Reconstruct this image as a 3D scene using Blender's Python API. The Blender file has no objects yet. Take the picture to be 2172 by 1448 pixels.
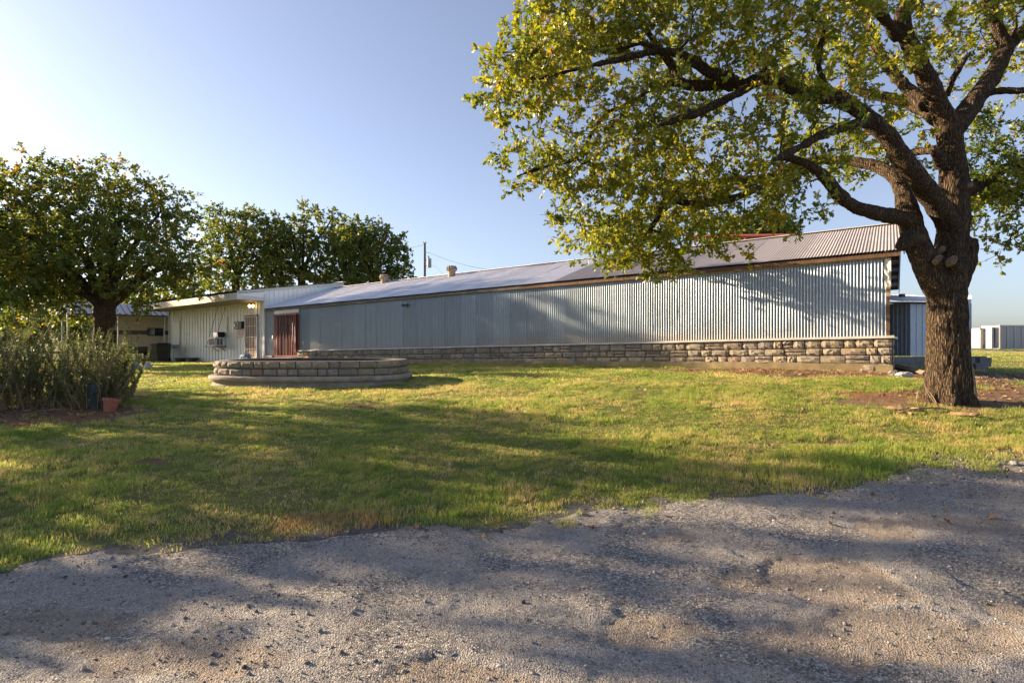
import bpy, math, random
import numpy as np
from mathutils import Vector, Matrix

# ------------------------------------------------------------------ camera, sky, sun, exposure
EYE = 1.6
F = 1207.0                      # focal length in pixels of the 2172 px wide photograph (20 mm lens)
CX, CY = 1086.0, 724.0
SC = bpy.context.scene
cam_d = bpy.data.cameras.new('camera')
cam_d.sensor_width = 36.0
cam_d.lens = 36.0 * F / 2172.0
cam_d.clip_start = 0.05
cam_d.clip_end = 6000
cam = bpy.data.objects.new('camera', cam_d)
SC.collection.objects.link(cam)
cam.location = (0, 0, EYE)
cam.rotation_euler = (math.radians(90), 0, 0)
SC.camera = cam

SUN_AZ = math.radians(72)       # to the left of straight ahead
SUN_EL = math.radians(17.5)
to_sun = Vector((-math.sin(SUN_AZ) * math.cos(SUN_EL), math.cos(SUN_AZ) * math.cos(SUN_EL), math.sin(SUN_EL)))
world = bpy.data.worlds.new('World')
SC.world = world
world.use_nodes = True
wn = world.node_tree
wn.nodes.clear()
w_out = wn.nodes.new('ShaderNodeOutputWorld')
w_bg = wn.nodes.new('ShaderNodeBackground')
w_sky = wn.nodes.new('ShaderNodeTexSky')
w_sky.sky_type = 'NISHITA'
w_sky.sun_disc = False
w_sky.sun_elevation = SUN_EL
w_sky.sun_rotation = -SUN_AZ
w_sky.altitude = 300
w_sky.air_density = 1.0
w_sky.dust_density = 1.35
w_sky.ozone_density = 4.0
w_bg.inputs['Strength'].default_value = 0.070
w_hs = wn.nodes.new('ShaderNodeHueSaturation')
w_hs.inputs['Saturation'].default_value = 0.70
wn.links.new(w_sky.outputs[0], w_hs.inputs['Color'])
w_tint = wn.nodes.new('ShaderNodeMix'); w_tint.data_type = 'RGBA'; w_tint.blend_type = 'MULTIPLY'
w_tint.inputs[0].default_value = 1.0; w_tint.inputs[7].default_value = (1.02, 0.97, 1.0, 1)
wn.links.new(w_hs.outputs[0], w_tint.inputs[6])
wn.links.new(w_tint.outputs[2], w_bg.inputs['Color'])
wn.links.new(w_bg.outputs[0], w_out.inputs['Surface'])
sun_d = bpy.data.lights.new('sun', 'SUN')
sun_d.energy = 5.0
sun_d.angle = math.radians(0.6)
sun_d.color = (1.0, 0.77, 0.50)
sun = bpy.data.objects.new('sun', sun_d)
SC.collection.objects.link(sun)
sun.rotation_euler = to_sun.to_track_quat('Z', 'Y').to_euler()
SC.view_settings.view_transform = 'Standard'
SC.view_settings.look = 'None'
SC.view_settings.exposure = 1.7
SC.view_settings.gamma = 1.0
SC.view_settings.use_curve_mapping = False
SC.cycles.max_bounces = 6
SC.cycles.diffuse_bounces = 3
SC.cycles.transparent_max_bounces = 6
SC.cycles.caustics_reflective = False
SC.cycles.caustics_refractive = False

# ------------------------------------------------------------------ small maths
rng = np.random.default_rng(7)
random.seed(7)


def px(x, y, Y):
    """a point of the photograph at depth Y -> world"""
    return Vector(((x - CX) / F * Y, Y, EYE + (CY - y) / F * Y))


def _hash(ix, iy, seed):
    h = (ix.astype(np.int64) * 374761393 + iy.astype(np.int64) * 668265263 + seed * 974711) & 0x7fffffff
    h = ((h ^ (h >> 13)) * 1274126177) & 0x7fffffff
    return ((h ^ (h >> 16)) & 0xffff) / 65535.0


def vnoise(x, y, seed=0):
    x = np.asarray(x, float); y = np.asarray(y, float)
    ix = np.floor(x); iy = np.floor(y)
    fx = x - ix; fy = y - iy
    fx = fx * fx * (3 - 2 * fx); fy = fy * fy * (3 - 2 * fy)
    a = _hash(ix, iy, seed); b = _hash(ix + 1, iy, seed)
    c = _hash(ix, iy + 1, seed); d = _hash(ix + 1, iy + 1, seed)
    return (a * (1 - fx) + b * fx) * (1 - fy) + (c * (1 - fx) + d * fx) * fy


def fbm(x, y, seed=0, o=4):
    s = 0; a = 0.5; t = 0
    for k in range(o):
        s = s + a * vnoise(np.asarray(x) * 2 ** k, np.asarray(y) * 2 ** k, seed + k * 17)
        t += a; a *= 0.5
    return s / t


def sstep(a, b, x):
    t = np.clip((np.asarray(x, float) - a) / (b - a), 0, 1)
    return t * t * (3 - 2 * t)


# ------------------------------------------------------------------ objects
COL = SC.collection


def setp(o, label=None, cat=None, group=None, kind=None):
    if label: o['label'] = label
    if cat:
        o['category'] = cat
        kind = kind or 'thing'
    if group: o['group'] = group
    if kind: o['kind'] = kind
    return o


def thing(name, loc, label, cat, group=None, kind=None):
    o = bpy.data.objects.new(name, None)
    o.empty_display_size = 0.2
    COL.objects.link(o)
    o.location = loc
    return setp(o, label, cat, group, kind or 'thing')


def wloc(o):
    v = Vector((0, 0, 0))
    while o is not None:
        v = v + o.location
        o = o.parent
    return v


def np_mesh(name, V, faces, smooth=False):
    """V (n,3); faces: (m,k) array or list of lists"""
    me = bpy.data.meshes.new(name)
    V = np.asarray(V, np.float32)
    if isinstance(faces, np.ndarray):
        m, k = faces.shape
        me.vertices.add(len(V)); me.vertices.foreach_set('co', V.ravel())
        me.loops.add(m * k); me.loops.foreach_set('vertex_index', faces.astype(np.int32).ravel())
        me.polygons.add(m)
        me.polygons.foreach_set('loop_start', np.arange(0, m * k, k, dtype=np.int32))
        me.polygons.foreach_set('loop_total', np.full(m, k, np.int32))
        me.update(calc_edges=True)
    else:
        me.from_pydata([tuple(v) for v in V], [], faces)
        me.update()
    if smooth:
        me.polygons.foreach_set('use_smooth', np.ones(len(me.polygons), bool))
    return me


def mobj(name, V, faces, mat, parent=None, smooth=False, label=None, cat=None, group=None, kind=None, loc=None):
    """one mesh object; V in world coordinates"""
    V = np.asarray(V, float).reshape(-1, 3)
    if parent is not None:
        o0 = wloc(parent); l = (0, 0, 0)
    else:
        o0 = Vector(loc) if loc is not None else Vector((V[:, 0].mean(), V[:, 1].mean(), V[:, 2].min()))
        l = o0
    me = np_mesh(name, V - np.array(o0), faces, smooth)
    if mat is not None: me.materials.append(mat)
    o = bpy.data.objects.new(name, me)
    COL.objects.link(o)
    o.location = l
    if parent is not None: o.parent = parent
    return setp(o, label, cat, group, kind)


class MB:
    """collects shapes for ONE mesh"""
    def __init__(s):
        s.v = []; s.f = []

    def add(s, V, Fc):
        n = len(s.v)
        s.v += [tuple(map(float, q)) for q in V]
        s.f += [[n + i for i in q] for q in Fc]
        return s

    def hexa(s, c):
        """8 corners: bottom 4 then top 4"""
        return s.add(c, [[3, 2, 1, 0], [4, 5, 6, 7], [0, 1, 5, 4], [1, 2, 6, 5], [2, 3, 7, 6], [3, 0, 4, 7]])

    def box(s, x0, x1, y0, y1, z0, z1, fn=None):
        c = [(x0, y0, z0), (x1, y0, z0), (x1, y1, z0), (x0, y1, z0), (x0, y0, z1), (x1, y0, z1), (x1, y1, z1), (x0, y1, z1)]
        if fn: c = [fn(*q) for q in c]
        return s.hexa(c)

    def tube(s, pts, rad, n=8, cap=True):
        V, Fc = tube(pts, rad, n, cap)
        return s.add(V, Fc)

    def lathe(s, prof, c, n=20, M=None):
        V = []; Fc = []
        for (r, z) in prof:
            for k in range(n):
                a = 2 * math.pi * k / n
                q = Vector((r * math.cos(a), r * math.sin(a), z))
                if M is not None: q = M @ q
                V.append((q.x + c[0], q.y + c[1], q.z + c[2]))
        for i in range(len(prof) - 1):
            for k in range(n):
                k2 = (k + 1) % n
                Fc.append([i * n + k, i * n + k2, (i + 1) * n + k2, (i + 1) * n + k])
        Fc.append(list(range(n))[::-1]); Fc.append([(len(prof) - 1) * n + k for k in range(n)])
        return s.add(V, Fc)

    def obj(s, name, mat, parent=None, **kw):
        return mobj(name, np.array(s.v), s.f, mat, parent, **kw)


def tube(pts, rad, n=8, cap=True):
    P = [Vector(p) for p in pts]
    R = rad if hasattr(rad, '__len__') else [rad] * len(P)
    V = []; Fc = []
    t0 = (P[1] - P[0]).normalized()
    a = Vector((0, 0, 1)) if abs(t0.z) < 0.9 else Vector((1, 0, 0))
    u = t0.cross(a).normalized()
    for i, p in enumerate(P):
        t = (P[min(i + 1, len(P) - 1)] - P[max(i - 1, 0)])
        if t.length < 1e-9: t = t0
        t = t.normalized()
        u = (u - t * u.dot(t))
        if u.length < 1e-6: u = t.orthogonal()
        u = u.normalized(); w = t.cross(u)
        for k in range(n):
            an = 2 * math.pi * k / n
            V.append(p + (u * math.cos(an) + w * math.sin(an)) * R[i])
    for i in range(len(P) - 1):
        for k in range(n):
            k2 = (k + 1) % n
            Fc.append([i * n + k, i * n + k2, (i + 1) * n + k2, (i + 1) * n + k])
    if cap:
        Fc.append(list(range(n))[::-1]); Fc.append([(len(P) - 1) * n + k for k in range(n)])
    return V, Fc


# ------------------------------------------------------------------ materials
def new_mat(name):
    m = bpy.data.materials.new(name)
    m.use_nodes = True
    nt = m.node_tree
    b = nt.nodes['Principled BSDF']
    return m, nt, b


def N(nt, typ, **kw):
    n = nt.nodes.new(typ)
    for k, v in kw.items():
        if k.startswith('i_'):
            key = k[2:]
            key = int(key) if key.isdigit() else key.replace('_', ' ')
            n.inputs[key].default_value = v
        else:
            setattr(n, k, v)
    return n


def ramp(nt, fac, stops):
    r = nt.nodes.new('ShaderNodeValToRGB')
    e = r.color_ramp.elements
    while len(e) > 1: e.remove(e[-1])
    e[0].position = stops[0][0]; e[0].color = (*stops[0][1], 1)
    for p, c in stops[1:]:
        q = e.new(p); q.color = (*c, 1)
    nt.links.new(fac, r.inputs['Fac'])
    return r.outputs['Color']


def mixc(nt, fac, a, b, mode='MIX'):
    m = nt.nodes.new('ShaderNodeMix')
    m.data_type = 'RGBA'; m.blend_type = mode
    for s, v in ((m.inputs[0], fac), (m.inputs[6], a), (m.inputs[7], b)):
        if hasattr(v, 'links'): nt.links.new(v, s)
        elif isinstance(v, (int, float)): s.default_value = v
        else: s.default_value = (*v, 1)
    return m.outputs[2]


def maths(nt, op, a, b=None, c=None):
    m = nt.nodes.new('ShaderNodeMath'); m.operation = op
    for i, v in enumerate((a, b, c)):
        if v is None: continue
        if hasattr(v, 'links'): nt.links.new(v, m.inputs[i])
        else: m.inputs[i].default_value = v
    return m.outputs[0]


def pos(nt, scale=(1, 1, 1), which='world'):
    if which == 'world': o = nt.nodes.new('ShaderNodeNewGeometry').outputs['Position']
    else: o = nt.nodes.new('ShaderNodeTexCoord').outputs['Object']
    mp = nt.nodes.new('ShaderNodeMapping')
    mp.inputs['Scale'].default_value = scale
    nt.links.new(o, mp.inputs['Vector'])
    return mp.outputs[0]


def noise(nt, vec, scale, detail=4, rough=0.55, dist=0.0):
    n = N(nt, 'ShaderNodeTexNoise', i_Scale=scale, i_Detail=detail, i_Roughness=rough, i_Distortion=dist)
    nt.links.new(vec, n.inputs['Vector'])
    return n.outputs['Fac']


def bump(nt, b, h, strength=0.3, dist=0.02):
    n = N(nt, 'ShaderNodeBump', i_Strength=strength, i_Distance=dist)
    nt.links.new(h, n.inputs['Height'])
    nt.links.new(n.outputs[0], b.inputs['Normal'])


def simple(name, col, rough=0.6, metal=0.0, var=0.25, scale=6.0, bmp=0.0, bscale=40.0, spec=0.5, dirt=None, objrand=0.0):
    """plain paint/metal/plastic with mottling and wear"""
    m, nt, b = new_mat(name)
    p = pos(nt)
    n = noise(nt, p, scale, 5, 0.6)
    lo = tuple(c * (1 - var) for c in col); hi = tuple(min(1, c * (1 + var)) for c in col)
    c = ramp(nt, n, [(0.3, lo), (0.7, hi)])
    if dirt:
        n2 = noise(nt, p, scale * 0.35, 6, 0.7)
        f = ramp(nt, n2, [(0.5, (0, 0, 0)), (0.75, (0.75, 0.75, 0.75))])
        c = mixc(nt, f, c, dirt)
    if objrand:
        r = nt.nodes.new('ShaderNodeObjectInfo').outputs['Random']
        v = maths(nt, 'MULTIPLY_ADD', r, objrand * 2, 1 - objrand)
        hv = nt.nodes.new('ShaderNodeHueSaturation')
        nt.links.new(v, hv.inputs['Value']); nt.links.new(c, hv.inputs['Color'])
        c = hv.outputs[0]
    nt.links.new(c, b.inputs['Base Color'])
    b.inputs['Roughness'].default_value = rough
    b.inputs['Metallic'].default_value = metal
    b.inputs['Specular IOR Level'].default_value = spec
    if bmp: bump(nt, b, noise(nt, p, bscale, 4), bmp, 0.01)
    return m


M = {}
M['white_paint'] = simple('white_paint', (0.72, 0.72, 0.70), 0.5, var=0.06, dirt=(0.45, 0.43, 0.38))
M['cap_paint'] = simple('worn_cap_paint', (0.52, 0.50, 0.47), 0.55, var=0.15, scale=3, dirt=(0.32, 0.27, 0.21))
M['fascia'] = simple('fascia_paint', (0.60, 0.58, 0.54), 0.6, var=0.08, dirt=(0.42, 0.38, 0.32), objrand=0.04)
M['soffit'] = simple('soffit_wood', (0.34, 0.29, 0.23), 0.7, var=0.15)
M['siding'] = simple('painted_siding', (0.74, 0.75, 0.73), 0.45, var=0.05, scale=2.0, dirt=(0.46, 0.45, 0.41), objrand=0.04)
M['pale_blue_panel'] = simple('pale_panel', (0.66, 0.70, 0.72), 0.4, metal=0.2, var=0.05)
M['green_trim'] = simple('pale_green_trim', (0.50, 0.53, 0.46), 0.5, var=0.08)
M['brown_wood'] = simple('weathered_brown_wood', (0.13, 0.075, 0.045), 0.8, var=0.4, scale=9, bmp=0.4, objrand=0.2)
M['grey_wood'] = simple('weathered_grey_wood', (0.20, 0.16, 0.12), 0.85, var=0.35, scale=9, bmp=0.4)
M['tan_wood'] = simple('tan_board', (0.42, 0.31, 0.18), 0.8, var=0.25, scale=12, bmp=0.3)
M['concrete'] = simple('concrete', (0.32, 0.275, 0.23), 0.9, var=0.3, scale=5, bmp=0.5, bscale=30, dirt=(0.10, 0.085, 0.07))
M['pale_concrete'] = simple('pale_concrete', (0.42, 0.41, 0.40), 0.9, var=0.2, scale=5, bmp=0.4, dirt=(0.25, 0.22, 0.19))
M['footing'] = simple('mossy_footing', (0.27, 0.21, 0.11), 0.9, var=0.3, scale=4, bmp=0.6, dirt=(0.14, 0.12, 0.05))
M['mortar'] = simple('mortar', (0.11, 0.095, 0.08), 0.95, var=0.25, scale=10, bmp=0.5)
M['block'] = simple('cinder_block', (0.20, 0.20, 0.20), 0.95, var=0.2, scale=10, bmp=0.6, bscale=80, objrand=0.15)
M['red_paint'] = simple('red_gate_paint', (0.22, 0.014, 0.018), 0.4, var=0.2, objrand=0.08)
M['rust_red'] = simple('rust_red_steel', (0.30, 0.075, 0.05), 0.6, var=0.2)
M['black_plastic'] = simple('black_plastic', (0.012, 0.012, 0.014), 0.45, var=0.3)
M['grey_plastic'] = simple('grey_plastic', (0.13, 0.13, 0.13), 0.5, var=0.2)
M['dark_metal'] = simple('dark_metal', (0.05, 0.05, 0.055), 0.5, metal=0.3, var=0.3)
M['steel'] = simple('galvanised_steel', (0.45, 0.46, 0.47), 0.4, metal=0.8, var=0.15)
M['vent_metal'] = simple('weathered_vent', (0.20, 0.16, 0.13), 0.7, metal=0.2, var=0.35, scale=12)
M['cream'] = simple('cream_fibreglass', (0.68, 0.58, 0.46), 0.35, var=0.06)
M['brown_stripe'] = simple('brown_stripe', (0.10, 0.085, 0.07), 0.4, var=0.1)
M['terracotta'] = simple('terracotta', (0.36, 0.13, 0.07), 0.8, var=0.2, scale=10, bmp=0.2)
M['barrel_blue'] = simple('faded_blue_plastic', (0.045, 0.07, 0.08), 0.5, var=0.3, scale=6)
M['pot_grey'] = simple('dark_grey_pot', (0.11, 0.11, 0.11), 0.7, var=0.3)
M['soil'] = simple('soil', (0.05, 0.035, 0.025), 0.95, var=0.5, scale=20, bmp=0.8)
M['ac_grille'] = simple('grey_grille', (0.12, 0.12, 0.125), 0.6, var=0.25, scale=60)
M['brown_door'] = simple('brown_door', (0.26, 0.14, 0.075), 0.55, var=0.35, scale=5)
M['pink_sign'] = simple('faded_sign', (0.66, 0.56, 0.55), 0.6, var=0.06)
M['sign_red'] = simple('faded_red_print', (0.50, 0.16, 0.17), 0.6, var=0.1)
M['shed_blue'] = simple('blue_grey_sheet', (0.58, 0.65, 0.74), 0.45, metal=0.0, var=0.06, objrand=0.10)
M['dull_white'] = simple('dull_white_paint', (0.42, 0.41, 0.40), 0.6, var=0.1, scale=2)
M['container_grey'] = simple('container_grey', (0.33, 0.36, 0.38), 0.5, metal=0.2, var=0.08)
M['container_post'] = simple('container_post', (0.50, 0.43, 0.36), 0.6, var=0.1)
M['blue_paint'] = simple('blue_paint', (0.06, 0.11, 0.24), 0.5, var=0.1)
M['car_red'] = simple('car_red', (0.45, 0.03, 0.03), 0.25, var=0.05)
M['car_blue'] = simple('car_blue', (0.15, 0.30, 0.48), 0.25, var=0.05)
M['tyre'] = simple('tyre_rubber', (0.02, 0.02, 0.02), 0.8)
M['pole_wood'] = simple('pole_wood', (0.12, 0.085, 0.06), 0.85, var=0.3)
M['transformer'] = simple('transformer_grey', (0.33, 0.35, 0.36), 0.4, var=0.08)
M['silver'] = simple('silver_foil', (0.55, 0.56, 0.58), 0.3, metal=0.7, var=0.2)
M['stick'] = simple('dry_stick', (0.30, 0.20, 0.12), 0.9, var=0.3, scale=20)
M['bark_chip'] = simple('bark_chip', (0.27, 0.165, 0.09), 0.95, var=0.45, scale=16, bmp=0.5)
M['cut_wood'] = simple('cut_wood', (0.20, 0.135, 0.085), 0.9, var=0.5, scale=24, bmp=0.6)
M['wire'] = simple('black_wire', (0.02, 0.02, 0.02), 0.6)
M['roof_dark'] = simple('dark_roof_sheet', (0.14, 0.13, 0.14), 0.5, metal=0.4, var=0.3, scale=8)


def galvanised(name, base, warm, metal=0.55, rough=0.42, dirtband=False):
    m, nt, b = new_mat(name)
    p = pos(nt)
    pz = pos(nt, (3.5, 3.5, 0.5))
    n1 = noise(nt, pz, 1.2, 5, 0.6)
    n2 = noise(nt, p, 26, 3, 0.6)
    c = ramp(nt, n1, [(0.25, tuple(q * 0.80 for q in base)), (0.75, base)])
    c = mixc(nt, maths(nt, 'MULTIPLY', n2, 0.35), c, tuple(q * 0.72 for q in base))
    r = nt.nodes.new('ShaderNodeObjectInfo').outputs['Random']
    v = maths(nt, 'MULTIPLY_ADD', r, 0.22, 0.89)
    hv = nt.nodes.new('ShaderNodeHueSaturation')
    nt.links.new(v, hv.inputs['Value']); nt.links.new(c, hv.inputs['Color'])
    c = hv.outputs[0]
    n3 = noise(nt, pos(nt, (1, 1, 0.25)), 1.6, 6, 0.7)
    f = ramp(nt, n3, [(0.55, (0, 0, 0)), (0.8, (0.55, 0.55, 0.55))])
    c = mixc(nt, f, c, warm)
    if dirtband:
        a = nt.nodes.new('ShaderNodeAttribute'); a.attribute_name = 'low'
        f2 = maths(nt, 'MULTIPLY', a.outputs['Fac'], maths(nt, 'MULTIPLY_ADD', n3, 1.0, 0.05))
        c = mixc(nt, f2, c, (0.30, 0.21, 0.13))
    nt.links.new(c, b.inputs['Base Color'])
    b.inputs['Metallic'].default_value = metal
    rr = maths(nt, 'MULTIPLY_ADD', n1, 0.25, rough - 0.1)
    nt.links.new(rr, b.inputs['Roughness'])
    bump(nt, b, noise(nt, pos(nt, (2, 2, 1)), 3.0, 3), 0.25, 0.02)
    return m


M['wall_metal'] = galvanised('galvanised_wall', (0.25, 0.30, 0.36), (0.25, 0.26, 0.27), metal=0.75, rough=0.36, dirtband=True)
M['roof_metal'] = galvanised('galvanised_roof', (0.86, 0.84, 0.85), (0.60, 0.55, 0.52), metal=0.08, rough=0.45)

M['roof_rusty'] = galvanised('rust_tinged_roof', (0.52, 0.46, 0.43), (0.30, 0.20, 0.14), metal=0.15, rough=0.5)
M['carport_sheet'] = galvanised('carport_sheet', (0.34, 0.32, 0.31), (0.28, 0.25, 0.22), metal=0.5, rough=0.35)
# glass
m, nt, b = new_mat('window_glass')
b.inputs['Base Color'].default_value = (0.30, 0.33, 0.33, 1); b.inputs['Roughness'].default_value = 0.08
M['glass'] = m
m, nt, b = new_mat('dark_glass')
b.inputs['Base Color'].default_value = (0.012, 0.013, 0.015, 1); b.inputs['Roughness'].default_value = 0.05
b.inputs['Specular IOR Level'].default_value = 0.8
M['dark_glass'] = m
m, nt, b = new_mat('mirror_door_glass')
b.inputs['Base Color'].default_value = (0.40, 0.42, 0.42, 1); b.inputs['Roughness'].default_value = 0.03
b.inputs['Metallic'].default_value = 0.75
M['door_glass'] = m
m, nt, b = new_mat('blind')
b.inputs['Base Color'].default_value = (0.70, 0.71, 0.69, 1); b.inputs['Roughness'].default_value = 0.5
M['blind'] = m
m, nt, b = new_mat('lit_bulb')
b.inputs['Base Color'].default_value = (1, 0.8, 0.5, 1)
b.inputs['Emission Color'].default_value = (1.0, 0.62, 0.22, 1); b.inputs['Emission Strength'].default_value = 5
M['bulb'] = m
m, nt, b = new_mat('blue_white_print')
p = pos(nt)
c = ramp(nt, noise(nt, p, 9, 3), [(0.42, (0.04, 0.10, 0.17)), (0.5, (0.22, 0.36, 0.48)), (0.62, (0.60, 0.66, 0.70))])
nt.links.new(c, b.inputs['Base Color']); b.inputs['Roughness'].default_value = 0.5
M['blue_print'] = m


def stone_mat():
    m, nt, b = new_mat('limestone')
    oi = nt.nodes.new('ShaderNodeObjectInfo')
    r = oi.outputs['Random']
    c = ramp(nt, r, [(0.0, (0.25, 0.21, 0.16)), (0.22, (0.34, 0.29, 0.215)), (0.45, (0.28, 0.25, 0.22)),
                     (0.62, (0.36, 0.29, 0.20)), (0.8, (0.22, 0.20, 0.18)), (0.92, (0.30, 0.21, 0.135)), (1.0, (0.40, 0.35, 0.28))])
    p = pos(nt)
    n = noise(nt, p, 7, 6, 0.7)
    c = mixc(nt, ramp(nt, n, [(0.30, (0.6, 0.6, 0.6)), (0.55, (0, 0, 0))]), c, (0.19, 0.16, 0.13))
    n2 = noise(nt, p, 1.3, 5, 0.7)
    c = mixc(nt, ramp(nt, n2, [(0.58, (0, 0, 0)), (0.75, (0.6, 0.6, 0.6))]), c, (0.11, 0.10, 0.09))
    n3 = noise(nt, p, 2.1, 4, 0.6, 0.5)
    c = mixc(nt, ramp(nt, n3, [(0.6, (0, 0, 0)), (0.75, (0.5, 0.5, 0.5))]), c, (0.30, 0.21, 0.07))
    nt.links.new(c, b.inputs['Base Color'])
    b.inputs['Roughness'].default_value = 0.92
    bump(nt, b, noise(nt, p, 22, 6, 0.7), 0.55, 0.025)
    return m


M['stone'] = stone_mat()


def bark_mat(name, dark, light):
    m, nt, b = new_mat(name)
    p = pos(nt, (1, 1, 0.15))
    v = N(nt, 'ShaderNodeTexVoronoi', i_Scale=36.0, i_Randomness=1.0)
    v.feature = 'DISTANCE_TO_EDGE'
    pn = noise(nt, p, 9, 3)
    vec = nt.nodes.new('ShaderNodeVectorMath'); vec.operation = 'MULTIPLY_ADD'
    cmb = nt.nodes.new('ShaderNodeCombineXYZ')
    nt.links.new(pn, cmb.inputs[0]); nt.links.new(pn, cmb.inputs[1]); nt.links.new(pn, cmb.inputs[2])
    vec.inputs[1].default_value = (0.10, 0.10, 0.10)
    nt.links.new(cmb.outputs[0], vec.inputs[0]); nt.links.new(p, vec.inputs[2])
    nt.links.new(vec.outputs[0], v.inputs['Vector'])
    h = ramp(nt, v.outputs['Distance'], [(0.0, (0, 0, 0)), (0.10, (0.5, 0.5, 0.5)), (0.35, (1, 1, 1))])
    n2 = noise(nt, p, 40, 4, 0.7)
    hh = mixc(nt, 0.35, h, n2)
    c = ramp(nt, hh, [(0.12, tuple(q * 0.25 for q in dark)), (0.4, dark), (0.85, light)])
    n3 = noise(nt, pos(nt), 3.0, 4, 0.6)
    c = mixc(nt, ramp(nt, n3, [(0.5, (0, 0, 0)), (0.75, (0.5, 0.5, 0.5))]), c, (0.12, 0.09, 0.045))
    nt.links.new(c, b.inputs['Base Color'])
    b.inputs['Roughness'].default_value = 0.95
    b.inputs['Specular IOR Level'].default_value = 0.2
    bump(nt, b, hh, 1.0, 0.05)
    return m


M['bark'] = bark_mat('oak_bark', (0.062, 0.043, 0.03), (0.165, 0.115, 0.072))
M['twig'] = simple('twig_bark', (0.075, 0.055, 0.042), 0.95, var=0.35, scale=30, spec=0.2)


def leaf_mat(name, stops, gloss=0.35, trans=0.35):
    m, nt, b = new_mat(name)
    a = nt.nodes.new('ShaderNodeAttribute'); a.attribute_name = 'tint'
    c = ramp(nt, a.outputs['Fac'], stops)
    nt.links.new(c, b.inputs['Base Color'])
    b.inputs['Roughness'].default_value = 0.42
    b.inputs['Specular IOR Level'].default_value = gloss
    tr = nt.nodes.new('ShaderNodeBsdfTranslucent')
    c2 = mixc(nt, 1.0, c, (1.0, 1.0, 0.55), 'MULTIPLY')
    hv = nt.nodes.new('ShaderNodeHueSaturation'); hv.inputs['Value'].default_value = 1.7
    nt.links.new(c2, hv.inputs['Color'])
    nt.links.new(hv.outputs[0], tr.inputs['Color'])
    mx = nt.nodes.new('ShaderNodeMixShader'); mx.inputs[0].default_value = trans
    nt.links.new(b.outputs[0], mx.inputs[1]); nt.links.new(tr.outputs[0], mx.inputs[2])
    nt.links.new(mx.outputs[0], nt.nodes['Material Output'].inputs['Surface'])
    return m


M['oak_leaf'] = leaf_mat('oak_leaf', [(0.0, (0.085, 0.13, 0.016)), (0.35, (0.20, 0.23, 0.018)), (0.65, (0.33, 0.30, 0.022)),
                                      (0.9, (0.44, 0.32, 0.03)), (0.985, (0.42, 0.22, 0.03)), (1.0, (0.26, 0.09, 0.03))], 0.6, 0.42)
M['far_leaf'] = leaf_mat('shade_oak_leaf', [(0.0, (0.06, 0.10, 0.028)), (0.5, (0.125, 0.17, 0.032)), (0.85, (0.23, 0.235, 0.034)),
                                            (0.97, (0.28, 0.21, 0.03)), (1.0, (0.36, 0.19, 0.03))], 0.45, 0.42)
M['herb'] = leaf_mat('rosemary_leaf', [(0.0, (0.06, 0.085, 0.04)), (0.5, (0.125, 0.155, 0.07)), (0.85, (0.22, 0.235, 0.10)),
                                       (1.0, (0.42, 0.32, 0.17))], 0.2, 0.3)


def grass_mat():
    m, nt, b = new_mat('grass_blade')
    p = pos(nt)
    r = nt.nodes.new('ShaderNodeObjectInfo').outputs['Random']
    n = noise(nt, p, 0.55, 5, 0.65)
    n2 = noise(nt, p, 3.0, 3, 0.6)
    f = maths(nt, 'ADD', maths(nt, 'MULTIPLY', n, 0.9), maths(nt, 'ADD', maths(nt, 'MULTIPLY', n2, 0.35), maths(nt, 'MULTIPLY', r, 0.34)))
    c = ramp(nt, f, [(0.46, (0.135, 0.225, 0.04)), (0.68, (0.22, 0.30, 0.05)), (0.86, (0.38, 0.37, 0.095)), (1.04, (0.56, 0.43, 0.20))])
    # a patch of dead straw by the road edge
    dn = nt.nodes.new('ShaderNodeVectorMath'); dn.operation = 'DISTANCE'
    dn.inputs[1].default_value = (-1.55, 4.85, 0.06)
    mp = pos(nt, (1, 1.6, 1)); 
    dn.inputs[1].default_value = (-1.55, 4.72 * 1.6, 0.06)
    nt.links.new(mp, dn.inputs[0])
    dd = maths(nt, 'ADD', dn.outputs['Value'], maths(nt, 'MULTIPLY', n2, 0.7))
    c = mixc(nt, ramp(nt, dd, [(0.72, (1, 1, 1)), (1.0, (0, 0, 0))]), c, (0.42, 0.29, 0.13))
    nt.links.new(c, b.inputs['Base Color'])
    b.inputs['Roughness'].default_value = 0.5
    b.inputs['Specular IOR Level'].default_value = 0.3
    tr = nt.nodes.new('ShaderNodeBsdfTranslucent')
    hv = nt.nodes.new('ShaderNodeHueSaturation'); hv.inputs['Value'].default_value = 1.6
    nt.links.new(c, hv.inputs['Color']); nt.links.new(hv.outputs[0], tr.inputs['Color'])
    mx = nt.nodes.new('ShaderNodeMixShader'); mx.inputs[0].default_value = 0.45
    nt.links.new(b.outputs[0], mx.inputs[1]); nt.links.new(tr.outputs[0], mx.inputs[2])
    nt.links.new(mx.outputs[0], nt.nodes['Material Output'].inputs['Surface'])
    return m


M['grass'] = grass_mat()


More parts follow.
